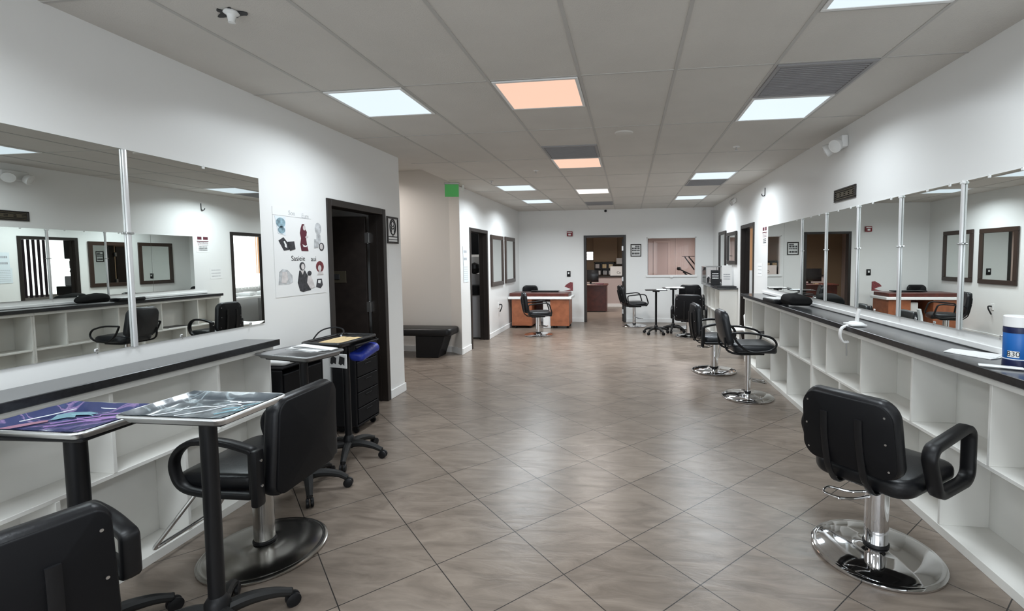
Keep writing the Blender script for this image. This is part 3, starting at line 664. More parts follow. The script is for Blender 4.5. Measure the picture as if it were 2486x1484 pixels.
text('handwriting', 'Sasieie', .06, 'ink', tm(.43, .57), t); text('handwriting', 'aui', .06, 'ink', tm(.74, .575), t); text('faint_lettering', 'Son', .05, 'grey_print', tm(.34, .05), t); text('faint_lettering', 'Eum', .05, 'grey_print', tm(.60, .065), t)
b_ = B(); box(b_, *sorted((pxy(.0, 0)[0], pxy(.72, 0)[0])), pxy(0, .092)[1], pxy(0, .089)[1], .003, .004); link('crease', b_, 'grey_ink', t, 0)

# ------------------------------------------------------------------ salon chairs
def salon_chair(label, x, y, rz, sz=.40, back=.42, arm='block', base_r=.29, wid=.46, foot=True, pump=True, m='leather', rear=True, base_rz=0, swivel=0, recl=.14, depth=.48, column=.055, base='chrome', straps=True, adz=0, post=True, ash=1.0, corner=.085, studs=True, pz=None, group='hydraulic salon chairs', loop=False, backlow=.07, show_base=True):
    t = thing('salon_chair', label, 'salon chair', (x, y, 0), rz, group)
    if show_base:
        b_ = B(); lathe(b_, [(base_r-.006, 0), (base_r, .006), (base_r, .014), (base_r-.012, .022), (base_r-.02, .021), (base_r-.03, .024), (base_r*.8, .034), (base_r*.6, .041), (base_r*.38, .046), (column+.02, .049), (column+.014, .052), (.0, .053)], 48); link('base', b_, base, t, 50)
        b_ = B(); lathe(b_, [(column*.9, .050), (column*.9, .07), (column, .072), (column, sz-.03), (column*.6, sz-.025), (column*.6, sz-.005)], 28); col = link('column', b_, base, t)
        b_ = B(); lathe(b_, [(column+.003, .054), (column+.006, .058), (column+.006, .068), (column+.003, .072)], 28); link('ring', b_, 'plastic_k', col)
        b_ = B(); box(b_, -.15, .15, -.15, .13, sz-.02, sz+.004, .006, 1); link('mount_plate', b_, 'plastic_k', t)
    if pump:
        b_ = B(); pq = (sz-.06) if pz is None else pz
        tube(b_, fillet([(-column*.7, -.02, pq), (-.12, -.03, pq-.015), (-.22, -.06, pq), (-.275, -.01, pq+.005), (-.22, .06, pq+.005), (-.12, .035, pq-.01), (-column*.7, .025, pq)], .03), .0065, 8)
        tr = Matrix.Rotation(swivel, 4, 'Z'); bmesh.ops.transform(b_, matrix=tr, verts=b_.verts)
        link('pump_handle', b_, 'chrome', t)
    # seat
    def fs(v):
        yy = v.y; z = v.z+.012*math.cos(yy*PI/depth)-.02*(yy > depth*.32)*((yy-depth*.32)/.1)**2
        return Vector((v.x*(1-.10*(yy < 0)*(-yy/depth*2)**2), yy+.03, z+sz+.045))
    b_ = B(); pad(b_, wid+.02, depth, .09, .09, .035, fs, .012); link('seat', b_, m, t, 60)
    # backrest: pad in xz, facing +y, reclined
    bh = back; zc = sz+backlow+bh/2; yb = -depth/2-.01
    def fb(v):
        u = v.y/bh+.5                       # 0 bottom, 1 top
        xx = v.x*(1-.03*(1-u)-.09*u-.03*max(0, u-.8)/.2)
        curve = .035*(2*v.x/wid)**2
        yy = v.z+curve-.02*math.sin(u*PI)
        z = v.y-.02*(2*v.x/wid)**2*(u > .7)
        return Vector((xx, yb+yy*math.cos(recl)-(z+bh/2)*math.sin(recl), zc-bh/2+(z+bh/2)*math.cos(recl)+yy*math.sin(recl)))
    b_ = B(); pad(b_, wid, bh, .075, corner, .03, fb, .012); bk = link('backrest', b_, m, t, 60)
    if rear:
        def fr(v): return fb(Vector((v.x, v.y, v.z-.040)))
        b_ = B(); pad(b_, wid-.025, bh-.025, .012, corner-.01, .004, fr); link('rear_panel', b_, 'backshell', bk, 60)
        for sx in (-1, 1) if studs else ():
            for q in (-.42, .0, .42):
                p = fr(Vector((sx*(wid/2-.045), q*bh*.82, -.004))); b_ = B(); lathe(b_, [(.005, -.003), (.0045, .002), (0, .003)], 10, p, 'y'); link('stud', b_, 'steel', bk)
    if straps:
        for s in (-.085, .085):
            b_ = B(); pts = [fb(Vector((s, v, -.052))) for v in (bh*.25, 0, -bh*.3, -bh*.52)]; pts += [Vector((s, yb+.03, sz-.006)), Vector((s, yb+.16, sz-.008))]
            sweep(b_, fillet(pts, .03), .017, .006, (1, 0, 0), False, 8); link('back_bar', b_, 'plastic_k', t)
    ax_ = wid/2+(.03 if arm == 'round' else .045)
    for s in (-1, 1):
        b_ = B()
        if arm == 'block':
            pts = fillet([(s*ax_, -.09, sz+.05), (s*ax_, -.17, sz+.225), (s*ax_, -.14, sz+.265), (s*ax_, .22, sz+.29), (s*ax_, .27, sz+.26), (s*ax_, .27, sz+.05), (s*ax_, .22, sz+.02), (s*ax_, -.05, sz+.03)], [.05, .03, .03, .04, .04, .04, .04, .04], 4, True)
            sweep(b_, pts, .031, .021); link('armrest', b_, 'plastic_k', t, 50)
        elif arm == 'round':
            pts = fillet([(s*ax_, -.20, sz+.235), (s*ax_, -.05, sz+.275), (s*ax_, .13, sz+.27), (s*ax_, .215, sz+.18), (s*ax_, .18, sz+.045), (s*ax_, .05, sz+.02), (s*ax_, -.20, sz+.02)], [.02, .1, .09, .09, .08, .1, .02], 6, True)
            pts = [Vector((p.x, p.y, sz+.27+(p.z-sz-.27)*ash+adz)) for p in pts]; sweep(b_, pts, .026, .015); link('armrest', b_, 'plastic_k', t, 50)
            if not post: continue
            b_ = B(); box(b_, s*ax_-.028, s*ax_+.028, -.235, -.195, sz-.03, sz+.24, .012); link('arm_post', b_, 'plastic_k', t)
            for z in (.07, .19):
                b_ = B(); lathe(b_, [(.007, -.004), (.007, .003), (0, .005)], 10, (s*ax_, -.236, sz+z), 'y'); link('stud', b_, 'steel', t)
        elif arm == 'frame':
            pts = fillet([(s*ax_, -.20, sz+.06), (s*ax_, -.22, sz+.25), (s*ax_, .12, sz+.28), (s*ax_, .2, sz+.26), (s*ax_, .26, sz+.06), (s*ax_, .15, sz+.02)], .05, 5, True)
            sweep(b_, pts, .02, .012); link('armrest', b_, 'plastic_k', t, 50)
        elif arm == 'loop':
            pts = fillet([(s*ax_, -.24, sz+.235), (s*ax_, .0, sz+.235), (s*ax_, .18, sz+.185), (s*ax_, .23, sz+.11), (s*ax_, .16, sz+.045), (s*ax_, -.05, sz+.02), (s*ax_, -.18, sz+.12)], [.012, .12, .09, .06, .07, .1, .1], 6, True)
            tube(b_, pts, .0115, 10, True); link('armrest', b_, 'plastic_k', t)
    if arm == 'loop':
        for s in (-1, 1):
            b_ = B(); tube(b_, fillet([(s*.16, yb-.05, zc-.1), (s*.16, yb-.04, sz+.03), (s*.16, yb+.08, sz-.01), (s*.16, .12, sz-.004)], .06), .0115, 8); link('underframe', b_, 'plastic_k', t)
    if foot:
        z0 = .10; b_ = B()
        tube(b_, fillet([(-.14, .20, sz-.005), (-.19, .455, z0), (.19, .455, z0), (.14, .20, sz-.005)], .025), .0105, 10)
        link('footrest', b_, 'chrome', t)
    if loop:
        b_ = B(); tube(b_, fillet([(-.05, .03, .20), (-.05, .19, .17), (.05, .19, .17), (.05, .03, .20)], .02), .010, 8); tube(b_, fillet([(-.05, .17, .17), (-.16, .21, .165)], .02), .009, 8); link('footrest', b_, 'chrome', t)
    return t
R = math.radians
salon_chair('nearest black salon chair at the right counter, seen from behind on a chrome disc', 1.275, 2.54, R(-51), .425, .385, 'block', .30, .475, foot=False, swivel=R(52), column=.055, recl=.14, depth=.52, pz=.32, corner=.075, backlow=.105)
salon_chair('black salon chair with thin looped tube arms turned to the right counter', 1.31, 5.33, R(-88), .52, .40, 'loop', .275, .42, foot=False, pump=False, rear=False, straps=False, recl=.2, depth=.46, column=.03, loop=True, m='leather_grey')
salon_chair('black salon chair just behind the one with looped arms, side view', 1.16, 6.53, R(-86), .41, .46, 'round', .295, .44, foot=False, swivel=R(110), rear=True, recl=.05, column=.052, m='leather_grey')
salon_chair('black salon chair seen square from behind near the far cubby counter', 1.19, 9.42, R(-10), .32, .50, 'frame', .27, .56, foot=False, pump=False, recl=.08, backlow=.04)
salon_chair('farther of the two black salon chairs facing the far counter', 1.335, 10.50, R(-6), .46, .46, 'round', .27, .50, foot=False, pump=False, recl=.1)
salon_chair('black salon chair beside the office doorway facing the tray tables', .13, 10.75, R(-76), .47, .42, 'frame', .28, .44, foot=False, loop=True, pump=False, recl=.22, column=.035)
salon_chair('black salon chair in front of the red desk', -1.83, 9.35, R(-74), .40, .43, 'frame', .29, .44, foot=False, loop=True, pump=False, recl=.12, column=.05)
salon_chair('black salon chair with rounded arm at the left counter behind the silver tray', -1.94, 2.20, R(92), .44, .49, 'round', .30, .52, foot=True, pump=False, recl=.05, column=.05, base='chrome_dull', backlow=-.025, studs=False, straps=False, corner=.065)
salon_chair('black salon chair seen from behind in the bottom left corner', -1.87, 1.06, R(70), .36, .46, 'round', .24, .50, foot=False, pump=False, recl=.05, base='chrome_dull', backlow=.04, corner=.05, adz=.075, ash=.62, post=False)

# ------------------------------------------------------------------ rolling tray stands
def star_base(t, R_=.27, n=5, ph=0, hub_z=.11, m='plastic_k2', cr=.03):
    for k in range(n):
        a = ph+2*PI*k/n; c_, s_ = math.cos(a), math.sin(a); b_ = B()
        pts = [(.0, hub_z), (.10, hub_z+.01), (.20, hub_z-.015), (R_-.01, hub_z-.045)]
        P = fillet([(r*c_, r*s_, z) for r, z in pts], .06, 4)
        rad = [.031-.012*i/(len(P)-1) for i in range(len(P))]
        tube(b_, P, 0, 10, radii=rad); tube(b_, [(R_*c_-.012*c_, R_*s_-.012*s_, hub_z-.03), (R_*c_-.012*c_, R_*s_-.012*s_, .055)], .014, 10)
        lg = link('leg', b_, m, t)
        b_ = B(); px, py = R_*c_, R_*s_; dirx, diry = -s_, c_
        for s2 in (-1, 1):
            q = bmesh.new(); lathe(q, [(0, -.010), (cr*.8, -.010), (cr, -.004), (cr, .006), (cr*.7, .010), (0, .010)], 18)
            mx = Matrix.Translation((px+dirx*s2*.013, py+diry*s2*.013, cr)) @ Matrix.Rotation(a, 4, 'Z') @ Matrix.Rotation(PI/2, 4, 'X'); merge(b_, q, mx)
        link('caster', b_, 'plastic_k', lg)
def tray_stand(label, x, y, rz, px=0, py=0, top=.925, tw=.40, td=.30, pr=.024, ph=0, R_=.27, group='black rolling tray stands'):
    t = thing('tray_stand', label, 'tray stand', (x, y, 0), rz, group)
    star_base(t, R_, 5, ph)
    b_ = B(); lathe(b_, [(pr+.014, .085), (pr+.016, .16), (pr+.004, .18), (pr, .185), (pr, top-.02)], 22); link('pole', b_, 'plastic_k', t)
    b_ = B(); box(b_, -tw/2, tw/2, -td/2, td/2, top-.012, top, .004, 1); box(b_, -.07, .07, -.05, .05, top-.04, top-.012, .006, 1)
    bmesh.ops.translate(b_, verts=b_.verts, vec=(px, py, 0)); link('top_plate', b_, 'plastic_k', t)
    return t
def sheet_tray(label, x, y, z, rz, w_=.457, d=.33, h=.026, m='foil', liner=None, group='shallow metal sheet trays', bead=.0065, name='sheet_tray', lh=.004, inset=.016, climb=1.0):
    t = thing(name, label, 'tray', (x, y, z), rz, group); b_ = B()
    lay = [[(px, py, .002) for px, py in rrect(w_-.05, d-.05, .03, 5)], [(px, py, 0) for px, py in rrect(w_-.04, d-.04, .03, 5)], [(px, py, h) for px, py in rrect(w_-.004, d-.004, .032, 5)], [(px, py, h+.002) for px, py in rrect(w_-.010, d-.010, .03, 5)], [(px, py, .0035) for px, py in rrect(w_-.046, d-.046, .03, 5)]]
    rg = [[b_.verts.new(p) for p in l] for l in lay]; n = len(rg[0])
    b_.faces.new(rg[1][::-1]); b_.faces.new(rg[4])
    for a, c_ in ((rg[1], rg[2]), (rg[2], rg[3]), (rg[3], rg[4])):
        for k in range(n): b_.faces.new((a[k], a[(k+1) % n], c_[(k+1) % n], c_[k]))
    for v in rg[0]: b_.verts.remove(v)
    link('pan', b_, m, t, 40)
    b_ = B(); tube(b_, [(px, py, h) for px, py in rrect(w_, d, .034, 5)], bead, 8, True); link('rim', b_, m if m != 'foil' else 'foil', t)
    if liner:
        # crumpled film sheet draped in the tray, climbing the rim
        b_ = B(); nx, ny = 28, 20; rd = random.Random(len(label)*7); V = []
        ph = [rd.uniform(0, 6) for _ in range(6)]
        for j in range(ny+1):
            row = []
            for i in range(nx+1):
                u, v = i/nx, j/ny; X, Y = (u-.5)*(w_-inset), (v-.5)*(d-inset)
                e = max(abs(u-.5), abs(v-.5))*2; rise = climb*max(0, (e-.80)/.2)**1.3*(h+.002)
                z_ = lh+rise+.003*(1+math.sin(17*u+9*v+ph[0])*math.sin(13*v-8*u+ph[1]))*.6
                row.append(b_.verts.new((X, Y, z_)))
            V.append(row)
        for j in range(ny):
            for i in range(nx): b_.faces.new((V[j][i], V[j][i+1], V[j+1][i+1], V[j+1][i]))
        link('liner', b_, liner, t, 60)
    return t
tray_stand('black rolling tray stand holding the silver tray beside the left chair', -1.68, 1.645, 0, 0, 0, .955, .38, .27, .03, ph=R(50))
t1 = sheet_tray('silver rimmed tray with smoky film on the pole beside the left chair', -1.672, 1.635, .9555, R(0), .448, .33, liner='greyfilm')
tray_stand('black rolling tray stand holding the purple tray behind the bottom left chair', -2.135, 1.52, R(3), 0, 0, .925, .40, .28, .034, ph=R(60))
sheet_tray('tray lined with shiny purple blue printed film at the left edge', -2.142, 1.53, .926, R(0), .465, .33, liner='purple')
M['pink_print'] = mat('pink film print', (.46, .24, .30), .25, coat=.4); M['cyan_print'] = mat('pale cyan film print', (.24, .42, .48), .25, coat=.4)
M['lilac_print'] = mat('lilac film print', (.32, .20, .42), .25, coat=.4); M['film_white'] = mat('white film crease', (.80, .82, .85), .2)
def film_patch(tr, nm, poly_, m):
    b_ = B(); prism(b_, poly_, .0112, .0124); link(nm, b_, m, tr, 0)
def film_line(tr, nm, pts, m, r=.0022, z=.0115):
    b_ = B(); tube(b_, fillet([(x, y, z) for x, y in pts], .02), r, 6); link(nm, b_, m, tr)
t2 = [o for o in COL.objects if o.name.startswith('sheet_tray') and 'purple' in o['label']][0]
film_patch(t2, 'film_print', [(-.205, -.125), (-.17, -.06), (-.115, -.005), (-.10, -.02), (-.125, -.06), (-.15, -.105)], 'pink_print')
film_patch(t2, 'film_print', [(-.11, -.004), (-.155, .05), (-.14, .085), (-.06, .10), (-.012, .088), (-.03, .07), (-.08, .06), (-.05, .035), (-.085, .03), (-.095, .008)], 'cyan_print')
for pts in ([(-.04, -.075), (.03, -.01), (.12, .055)], [(-.06, -.04), (.0, .02), (.03, .01), (.09, .06), (.15, .085)], [(-.02, .02), (.04, .06), (.02, .07), (.10, .105)], [(.05, .0), (.09, .02), (.08, .04), (.13, .06), (.12, .075)]): film_line(t2, 'film_scribble', pts, 'lilac_print')
for pts in ([(-.14, .148), (-.04, .138), (.08, .145)], [(-.21, -.14), (-.08, -.138), (.05, -.145)], [(-.16, .12), (-.17, .05), (-.20, -.04)]): film_line(t2, 'film_crease', pts, 'film_white', .002, .0145)
film_line(t2, 'film_scribble', [(-.10, .06), (-.04, .075), (.0, .06)], 'cyan_print')
for pts in ([(-.11, -.03), (-.03, .03), (.01, .02), (.06, .07), (.10, .06)], [(-.05, -.09), (.02, -.03), (.05, .04)], [(.02, .09), (.07, .10), (.06, .08), (.13, .10)], [(-.14, -.10), (-.08, -.04), (-.10, .02)]): film_line(t1, 'film_scribble', pts, 'film_white', .0016)
for pts in ([(.09, -.06), (.13, -.01), (.12, .05), (.16, .09)], [(.11, -.02), (.16, .0), (.15, .03)], [(.07, .0), (.12, .03)]): film_line(t1, 'film_scribble', pts, 'cyan_print', .0022)
tray_stand('black rolling tray stand with the grey tray by the end of the left counter', -2.15, 2.83, R(-12), 0, 0, .925, .36, .26, .026, ph=R(32), R_=.25)
sheet_tray('dull grey tray with white papers by the end of the left counter', -2.155, 2.81, .926, R(-12), .46, .30, m='steel_dull', group='shallow metal sheet trays')
t = thing('paper_pile', 'loose white papers and foil strips lying on the dull grey tray', 'papers', (-2.13, 2.86, .958), R(-12))
for k in range(4):
    b_ = B(); a = -.12+.1*k; box(b_, -.13, .13, -.035, .035, .002+k*.004, .005+k*.004, 0, 1, Matrix.Translation((.02*k-.02, .035*(k-1.5)*.6, 0)) @ Matrix.Rotation(a, 4, 'Z') @ Matrix.Rotation(.03*k, 4, 'Y')); link('sheet', b_, 'paper' if k % 2 else 'foil', t, 0)
tray_stand('black rolling tray stand with the black tray in front of the dark doorway', -2.19, 3.36, R(-3), .0, .02, .925, .36, .30, .026, ph=R(8))
M['tray_black'] = mat('black plastic tray', (.012, .012, .013), .3)
sheet_tray('black tray lined with yellow paper in front of the dark doorway', -2.19, 3.30, .926, R(-3), .32, .44, .03, 'tray_black', 'yellow', bead=.011, lh=.008, inset=.07, climb=.15)
t = thing('power_cord', 'thin black cord curling over the back rim of the black tray', 'cord', (-2.33, 3.5, .96))
b_ = B(); tube(b_, fillet([(.05, -.02, .006), (.0, .06, .035), (-.08, .05, .05), (-.17, .0, .03), (-.22, -.04, -.06)], .06), .006, 8); link('cable', b_, 'plastic_k', t)
t = thing('plastic_bag', 'crumpled blue plastic bag under the black tray', 'bag', (-2.085, 3.45, .83))
b_ = B()
def fbag(v): return Vector((v.x, v.y+.01*math.sin(30*v.x), v.z+.02*math.sin(18*v.y+12*v.x)))
pad(b_, .12, .27, .075, .04, .034, fbag); link('sack', b_, 'blue_bag', t, 60)
# trolley carts by the doorway
def cart(label, x, y, rz, w_, d, h, n, group):
    t = thing('trolley_cart', label, 'trolley cart', (x, y, 0), rz, group)
    b_ = B()
    for sx in (-1, 1): box(b_, sx*w_/2-.012, sx*w_/2+.012, -d/2, d/2, .07, h, .006, 1)
    box(b_, -w_/2+.012, w_/2-.012, -d/2, -d/2+.012, .07, h, 0, 1); box(b_, -w_/2, w_/2, -d/2, d/2, h, h+.02, .008, 1); box(b_, -w_/2, w_/2, -d/2, d/2, .06, .08, .006, 1); link('body', b_, 'backshell', t)
    dh = (h-.12)/n
    for k in range(n):
        z = .09+k*dh; b_ = B(); box(b_, -w_/2+.016, w_/2-.016, -d/2+.02, d/2+.006, z+.004, z+dh-.004, .004, 1); dr = link('drawer', b_, 'backshell', t)
        b_ = B(); box(b_, -.05, .05, d/2+.006, d/2+.014, z+dh*.7, z+dh*.76, .003, 1); link('handle', b_, 'backshell', dr)
    for sx in (-1, 1):
        for sy in (-1, 1):
            b_ = B(); q = bmesh.new(); lathe(q, [(0, -.012), (.026, -.012), (.03, -.006), (.03, .006), (.026, .012), (0, .012)], 18)
            merge(b_, q, Matrix.Translation((sx*(w_/2-.04), sy*(d/2-.04), .03)) @ Matrix.Rotation(PI/2, 4, 'Y')); tube(b_, [(sx*(w_/2-.04), sy*(d/2-.04), .03), (sx*(w_/2-.04), sy*(d/2-.04), .066)], .01); link('caster', b_, 'backshell', t)
    return t
cart('tall black drawer trolley standing in the dark doorway', -2.51, 4.0, R(-90), .36, .22, .82, 5, 'black drawer trolleys')
cart('black drawer trolley between the left counter end and the doorway', -2.53, 3.20, R(-90), .44, .19, .78, 4, 'black drawer trolleys')
t = thing('packaging_card', 'white card with black blobs hanging under the grey tray', 'card', (-2.03, 3.02, .80), R(-12))
b_ = B(); box(b_, -.08, .08, -.003, .003, 0, .10, .001, 1); link('card', b_, 'paper', t, 0)
b_ = B()
for x0, ps in ((-.065, [(0, .03), (.015, .02), (.03, .035), (.05, .025), (.055, .07), (.03, .08), (.005, .07)]), (.01, [(0, .03), (.02, .02), (.035, .03), (.05, .02), (.055, .075), (.01, .085)])):
    prism(b_, [(x0+a, z_) for a, z_ in ps], 0, .0015, Matrix.Translation((0, -.0031, 0)) @ Matrix.Rotation(PI/2, 4, 'X'))
link('print', b_, 'ink', t, 0)
t = thing('towel', 'white folded towel on the black drawer trolley by the counter end', 'towel', (-2.53, 3.12, .80))
b_ = B(); pad(b_, .16, .2, .03, .03, .012); bmesh.ops.translate(b_, verts=b_.verts, vec=(0, 0, .016)); link('cloth', b_, 'paper', t, 60)
# far tray tables
tray_stand('slim black tray table nearer to the salon chair by the office door', .56, 9.70, 0, 0, 0, .905, .44, .34, .022, ph=R(15), R_=.25)
tray_stand('slim black tray table with papers beside the chair seen from behind', .93, 9.98, 0, 0, 0, .93, .44, .34, .022, ph=R(40), R_=.25)
t = thing('paper_sheet', 'white papers on the right hand black tray table', 'papers', (.95, 9.98, .931), R(8))
b_ = B(); box(b_, -.18, .16, -.1, .1, 0, .006); box(b_, -.12, .2, -.09, .12, .006, .010, 0, 1, Matrix.Rotation(.2, 4, 'Z')); link('sheets', b_, 'paper', t, 0)
t = thing('paper_sheet', 'grey papers on the left hand black tray table', 'papers', (.66, 9.70, .906), R(-5))
b_ = B(); box(b_, -.09, .10, -.08, .08, 0, .008); link('sheets', b_, 'paper_blue', t, 0)

# ------------------------------------------------------------------ bench in the alcove
t = thing('bench', 'long black upholstered bench against the beige alcove wall', 'bench', (-3.72, 7.18, 0))
b_ = B()
def fbn(v): return Vector((v.x, v.y, v.z+.41))
pad(b_, 1.9, .44, .12, .08, .04, fbn, .01, 6); link('seat_cushion', b_, 'leather', t, 60)
for x0, x1, xb in ((.35, .84, .72), (-.62, -.20, -.50)):
    b_ = B(); mx = Matrix.Rotation(PI/2, 4, 'X'); prism(b_, [(x0, .35), (x1 if x1 > .5 else x1, .35), (xb if x1 > .5 else x1, 0), (x0, 0)], -.16, .16, mx, .008); link('pedestal', b_, 'plastic_k', t, 0)

# ------------------------------------------------------------------ reception desk and things round it
t = thing('reception_desk', 'two tone cherry wood desk with white ledge in the far left corner', 'desk', (-1.955, 10.58, 0))
b_ = B(); prism(b_, [(-.66, -.32), (-.20, -.32), (-.20, .30), (-.66, .30)], .06, .66, None, .004); link('pedestal', b_, 'cherry_light', t, 0)
b_ = B(); prism(b_, [(.22, -.32), (.64, -.32), (.64, .30), (.22, .30)], .06, .66, None, .004); link('pedestal', b_, 'cherry_light', t, 0)
b_ = B(); box(b_, -.735, .70, -.36, .30, .66, .715, .006, 1); link('ledge', b_, 'trim', t, 0)
b_ = B(); box(b_, -.715, .63, -.30, .30, .715, .79, .006, 1); link('desk_top', b_, 'cherry', t, 0)
b_ = B(); box(b_, -.20, .22, .20, .22, .2, .66); link('modesty_panel', b_, 'cherry', t, 0)
for sx in (-.6, -.26, .28, .6):
    b_ = B(); lathe(b_, [(.025, 0), (.028, .03), (.02, .06)], 12, (sx, -.22, 0)); lathe(b_, [(.025, 0), (.028, .03), (.02, .06)], 12, (sx, .2, 0)); link('foot', b_, 'plastic_k', t)
b_ = B(); prism(b_, [(.44, .80), (.66, .80), (.66, 1.0), (.60, 1.01), (.50, .95), (.46, .90), (.58, .86), (.62, .84)], -.33, -.31, Matrix.Rotation(PI/2, 4, 'X') @ Matrix.Translation((0, 0, 0)), .003); link('end_panel', b_, 'red_print', t, 0)
t = thing('desk_pad', 'long black blotter lying on the cherry desk', 'desk pad', (-2.05, 10.72, .801)); b_ = B(); box(b_, -.2, .45, -.1, .1, 0, .02, .006, 1); link('pad', b_, 'leather', t)
t = thing('office_chair', 'low black office chair behind the cherry desk', 'office chair', (-2.40, 11.13, 0), R(180), None)
b_ = B(); 
def fob(v): return Vector((v.x*(1-.12*max(0, v.y)/.2), -v.z-.2+.06*(2*v.x/.42)**2, v.y+.70))
pad(b_, .42, .42, .07, .08, .03, fob); link('backrest', b_, 'leather', t, 60)
b_ = B(); pad(b_, .44, .42, .08, .09, .035, lambda v: Vector((v.x, v.y, v.z+.42))); link('seat', b_, 'leather', t, 60)
b_ = B(); tube(b_, [(0, 0, .1), (0, 0, .38)], .028, 14); tube(b_, [(0, -.1, .40), (0, -.27, .42), (0, -.26, .6)], .015, 8); link('column', b_, 'plastic_k', t); star_base(t, .19, 5, .3)
t = thing('waste_box', 'white paper box between the pedestals under the cherry desk', 'box', (-1.83, 10.42, 0)); b_ = B(); box(b_, -.08, .10, -.1, .1, .0, .60, .01, 1); link('box', b_, 'paper', t)

# ------------------------------------------------------------------ far counter with display
cubby('cubby_unit', 'narrow white cubby counter against the right wall beyond the doorway', XR-.002, 1.66, 8.86, 10.75, [9.32, 9.8, 10.28], [9.32, 9.8, 10.28], .52, .965, None)
t = thing('worktop', 'short grey black worktop of the far counter beyond the right doorway', 'counter'); b_ = B(); box(b_, 1.62, XR-.001, 8.82, 10.78, .966, 1.0, .004, 1); link('top', b_, 'black_top', t, 0)
t = thing('display_case', 'clear box of small silver bottles on the far counter', 'display case', (1.77, 10.36, 1.001))
b_ = B()
for x in (-.16, .16):
    for y in (-.3, .3): tube(b_, [(x, y, 0), (x, y, .36)], .007, 6)
for z in (.36,): 
    for a, c_ in (((-.16, -.3), (.16, -.3)), ((.16, -.3), (.16, .3)), ((.16, .3), (-.16, .3)), ((-.16, .3), (-.16, -.3))): tube(b_, [(*a, z), (*c_, z)], .007, 6)
box(b_, -.16, .16, -.3, .3, 0, .012); link('frame', b_, 'steel', t)
b_ = B(); box(b_, -.158, -.154, -.29, .29, .012, .355); box(b_, -.15, .15, -.298, -.294, .012, .355); link('pane', b_, 'glass', t, 0)
rd = random.Random(4)
for k in range(6):
    t = thing('bottle', 'small bottle standing inside the clear display box', 'bottle', (1.72+.08*(k % 3), 10.16+.2*(k//3)+.02*k, 1.014), 0, 'bottles in the display box')
    h_ = rd.uniform(.14, .24); b_ = B(); lathe(b_, [(.034, 0), (.036, .01), (.036, h_*.6), (.015, h_*.75), (.015, h_*.85)], 14); link('body', b_, 'leather_grey' if k % 2 else 'steel', t)
    b_ = B(); lathe(b_, [(.018, h_*.84), (.018, h_), (0, h_+.002)], 12); link('cap', b_, 'paper' if k % 3 == 0 else 'plastic_k', t)
for x, y, rz, a, lb, m in ((1.86, 9.22, R(-10), .16, 'white brochure leaning at the end of the far counter', 'paper'), (1.72, 9.62, R(-12), .12, 'black box leaning beside the white brochure on the far counter', 'plastic_k')):
    t = thing('brochure' if m == 'paper' else 'product_box', lb, 'brochure' if m == 'paper' else 'box', (x, y, 1.001), rz)
    hh = .40 if m == 'paper' else .30; b_ = B(); box(b_, -.09, .09, -.03 if m != 'paper' else -.006, .03 if m != 'paper' else .006, 0, hh, .003, 1, Matrix.Rotation(-a*.6, 4, 'X')); link('board', b_, m, t, 0)
    b_ = B(); lines(b_, -.06, .06, .12, .25, 3, 0, .4, 9); bmesh.ops.transform(b_, matrix=Matrix.Rotation(-a*.6, 4, 'X') @ Matrix.Translation((0, -.008 if m == 'paper' else -.032, 0)) @ Matrix.Rotation(PI/2, 4, 'X'), verts=b_.verts); link('print', b_, 'grey_ink' if m == 'paper' else 'paper', t, 0)
t = thing('dish', 'shallow clear dish at the front of the far counter', 'dish', (1.76, 9.86, 1.001)); b_ = B(); lathe(b_, [(.06, 0), (.09, .02), (.12, .05), (.115, .05), (.085, .025), (0, .01)], 24); link('bowl', b_, 'clip', t)
t = thing('tray_flat', 'thin black tray at the near end of the far counter', 'tray', (1.80, 9.08, 1.001)); b_ = B(); box(b_, -.18, .2, -.14, .14, 0, .018, .006, 1); link('board', b_, 'plastic_k', t)

# ------------------------------------------------------------------ things on the right counter
t = thing('black_bag', 'crumpled black cloth bag on the right counter by its far end', 'bag', (1.80, 5.34, 1.021), R(10))
b_ = B()
def fbg(v):
    u = v.y/.32
    return Vector((v.x*(1-.2*u), v.y, (v.z+.05)*(1+.35*math.sin(3*u+1))*(1-.3*abs(u)**3*4)+.004+.003*math.sin(40*v.x+20*v.y)))
pad(b_, .24, .32, .09, .07, .045, fbg); link('sack', b_, 'cloth_k', t, 60)
t = thing('hair_clipper_case', 'black flat case with white card next to the black bag', 'case', (1.70, 5.70, 1.0195), R(5)); b_ = B(); box(b_, -.09, .09, -.17, .17, 0, .05, .015); link('case', b_, 'plastic_k', t)
b_ = B(); box(b_, -.07, .09, -.12, .16, .05, .054); link('card', b_, 'paper', t, 0)
t = thing('hair_dryer_holder', 'white plastic dryer holder clamped on the right counter edge', 'holder', (1.72, 3.84, 1.0195), R(0)); t.scale = (.85, .85, .85)
b_ = B(); box(b_, -.05, .08, -.09, .09, 0, .018, .006); lathe(b_, [(.07, .018), (.05, .032), (.03, .036)], 20, (.02, 0, 0)); link('clamp', b_, 'trim', t)
b_ = B(); sweep(b_, fillet([(.03, 0, .03), (.035, .0, .09), (.05, 0, .15)], .03), .022, .012, (0, 1, 0), False); link('upright', b_, 'trim', t)
b_ = B(); sweep(b_, fillet([(-.04, 0, .0), (-.10, 0, -.02), (-.115, 0, -.10), (-.08, 0, -.16), (-.04, 0, -.15)], .04), .022, .010, (0, 1, 0), False); link('hook', b_, 'trim', t)
b_ = B(); tube(b_, [(-.055, 0, -.14), (-.05, 0, -.28)], .006, 8); link('cable_end', b_, 'steel', t)
t = thing('disinfectant_tub', 'blue canister with white lid on the right counter', 'canister', (1.862, 2.50, 1.0165), R(-60)); t.scale = (.84, .84, .84)
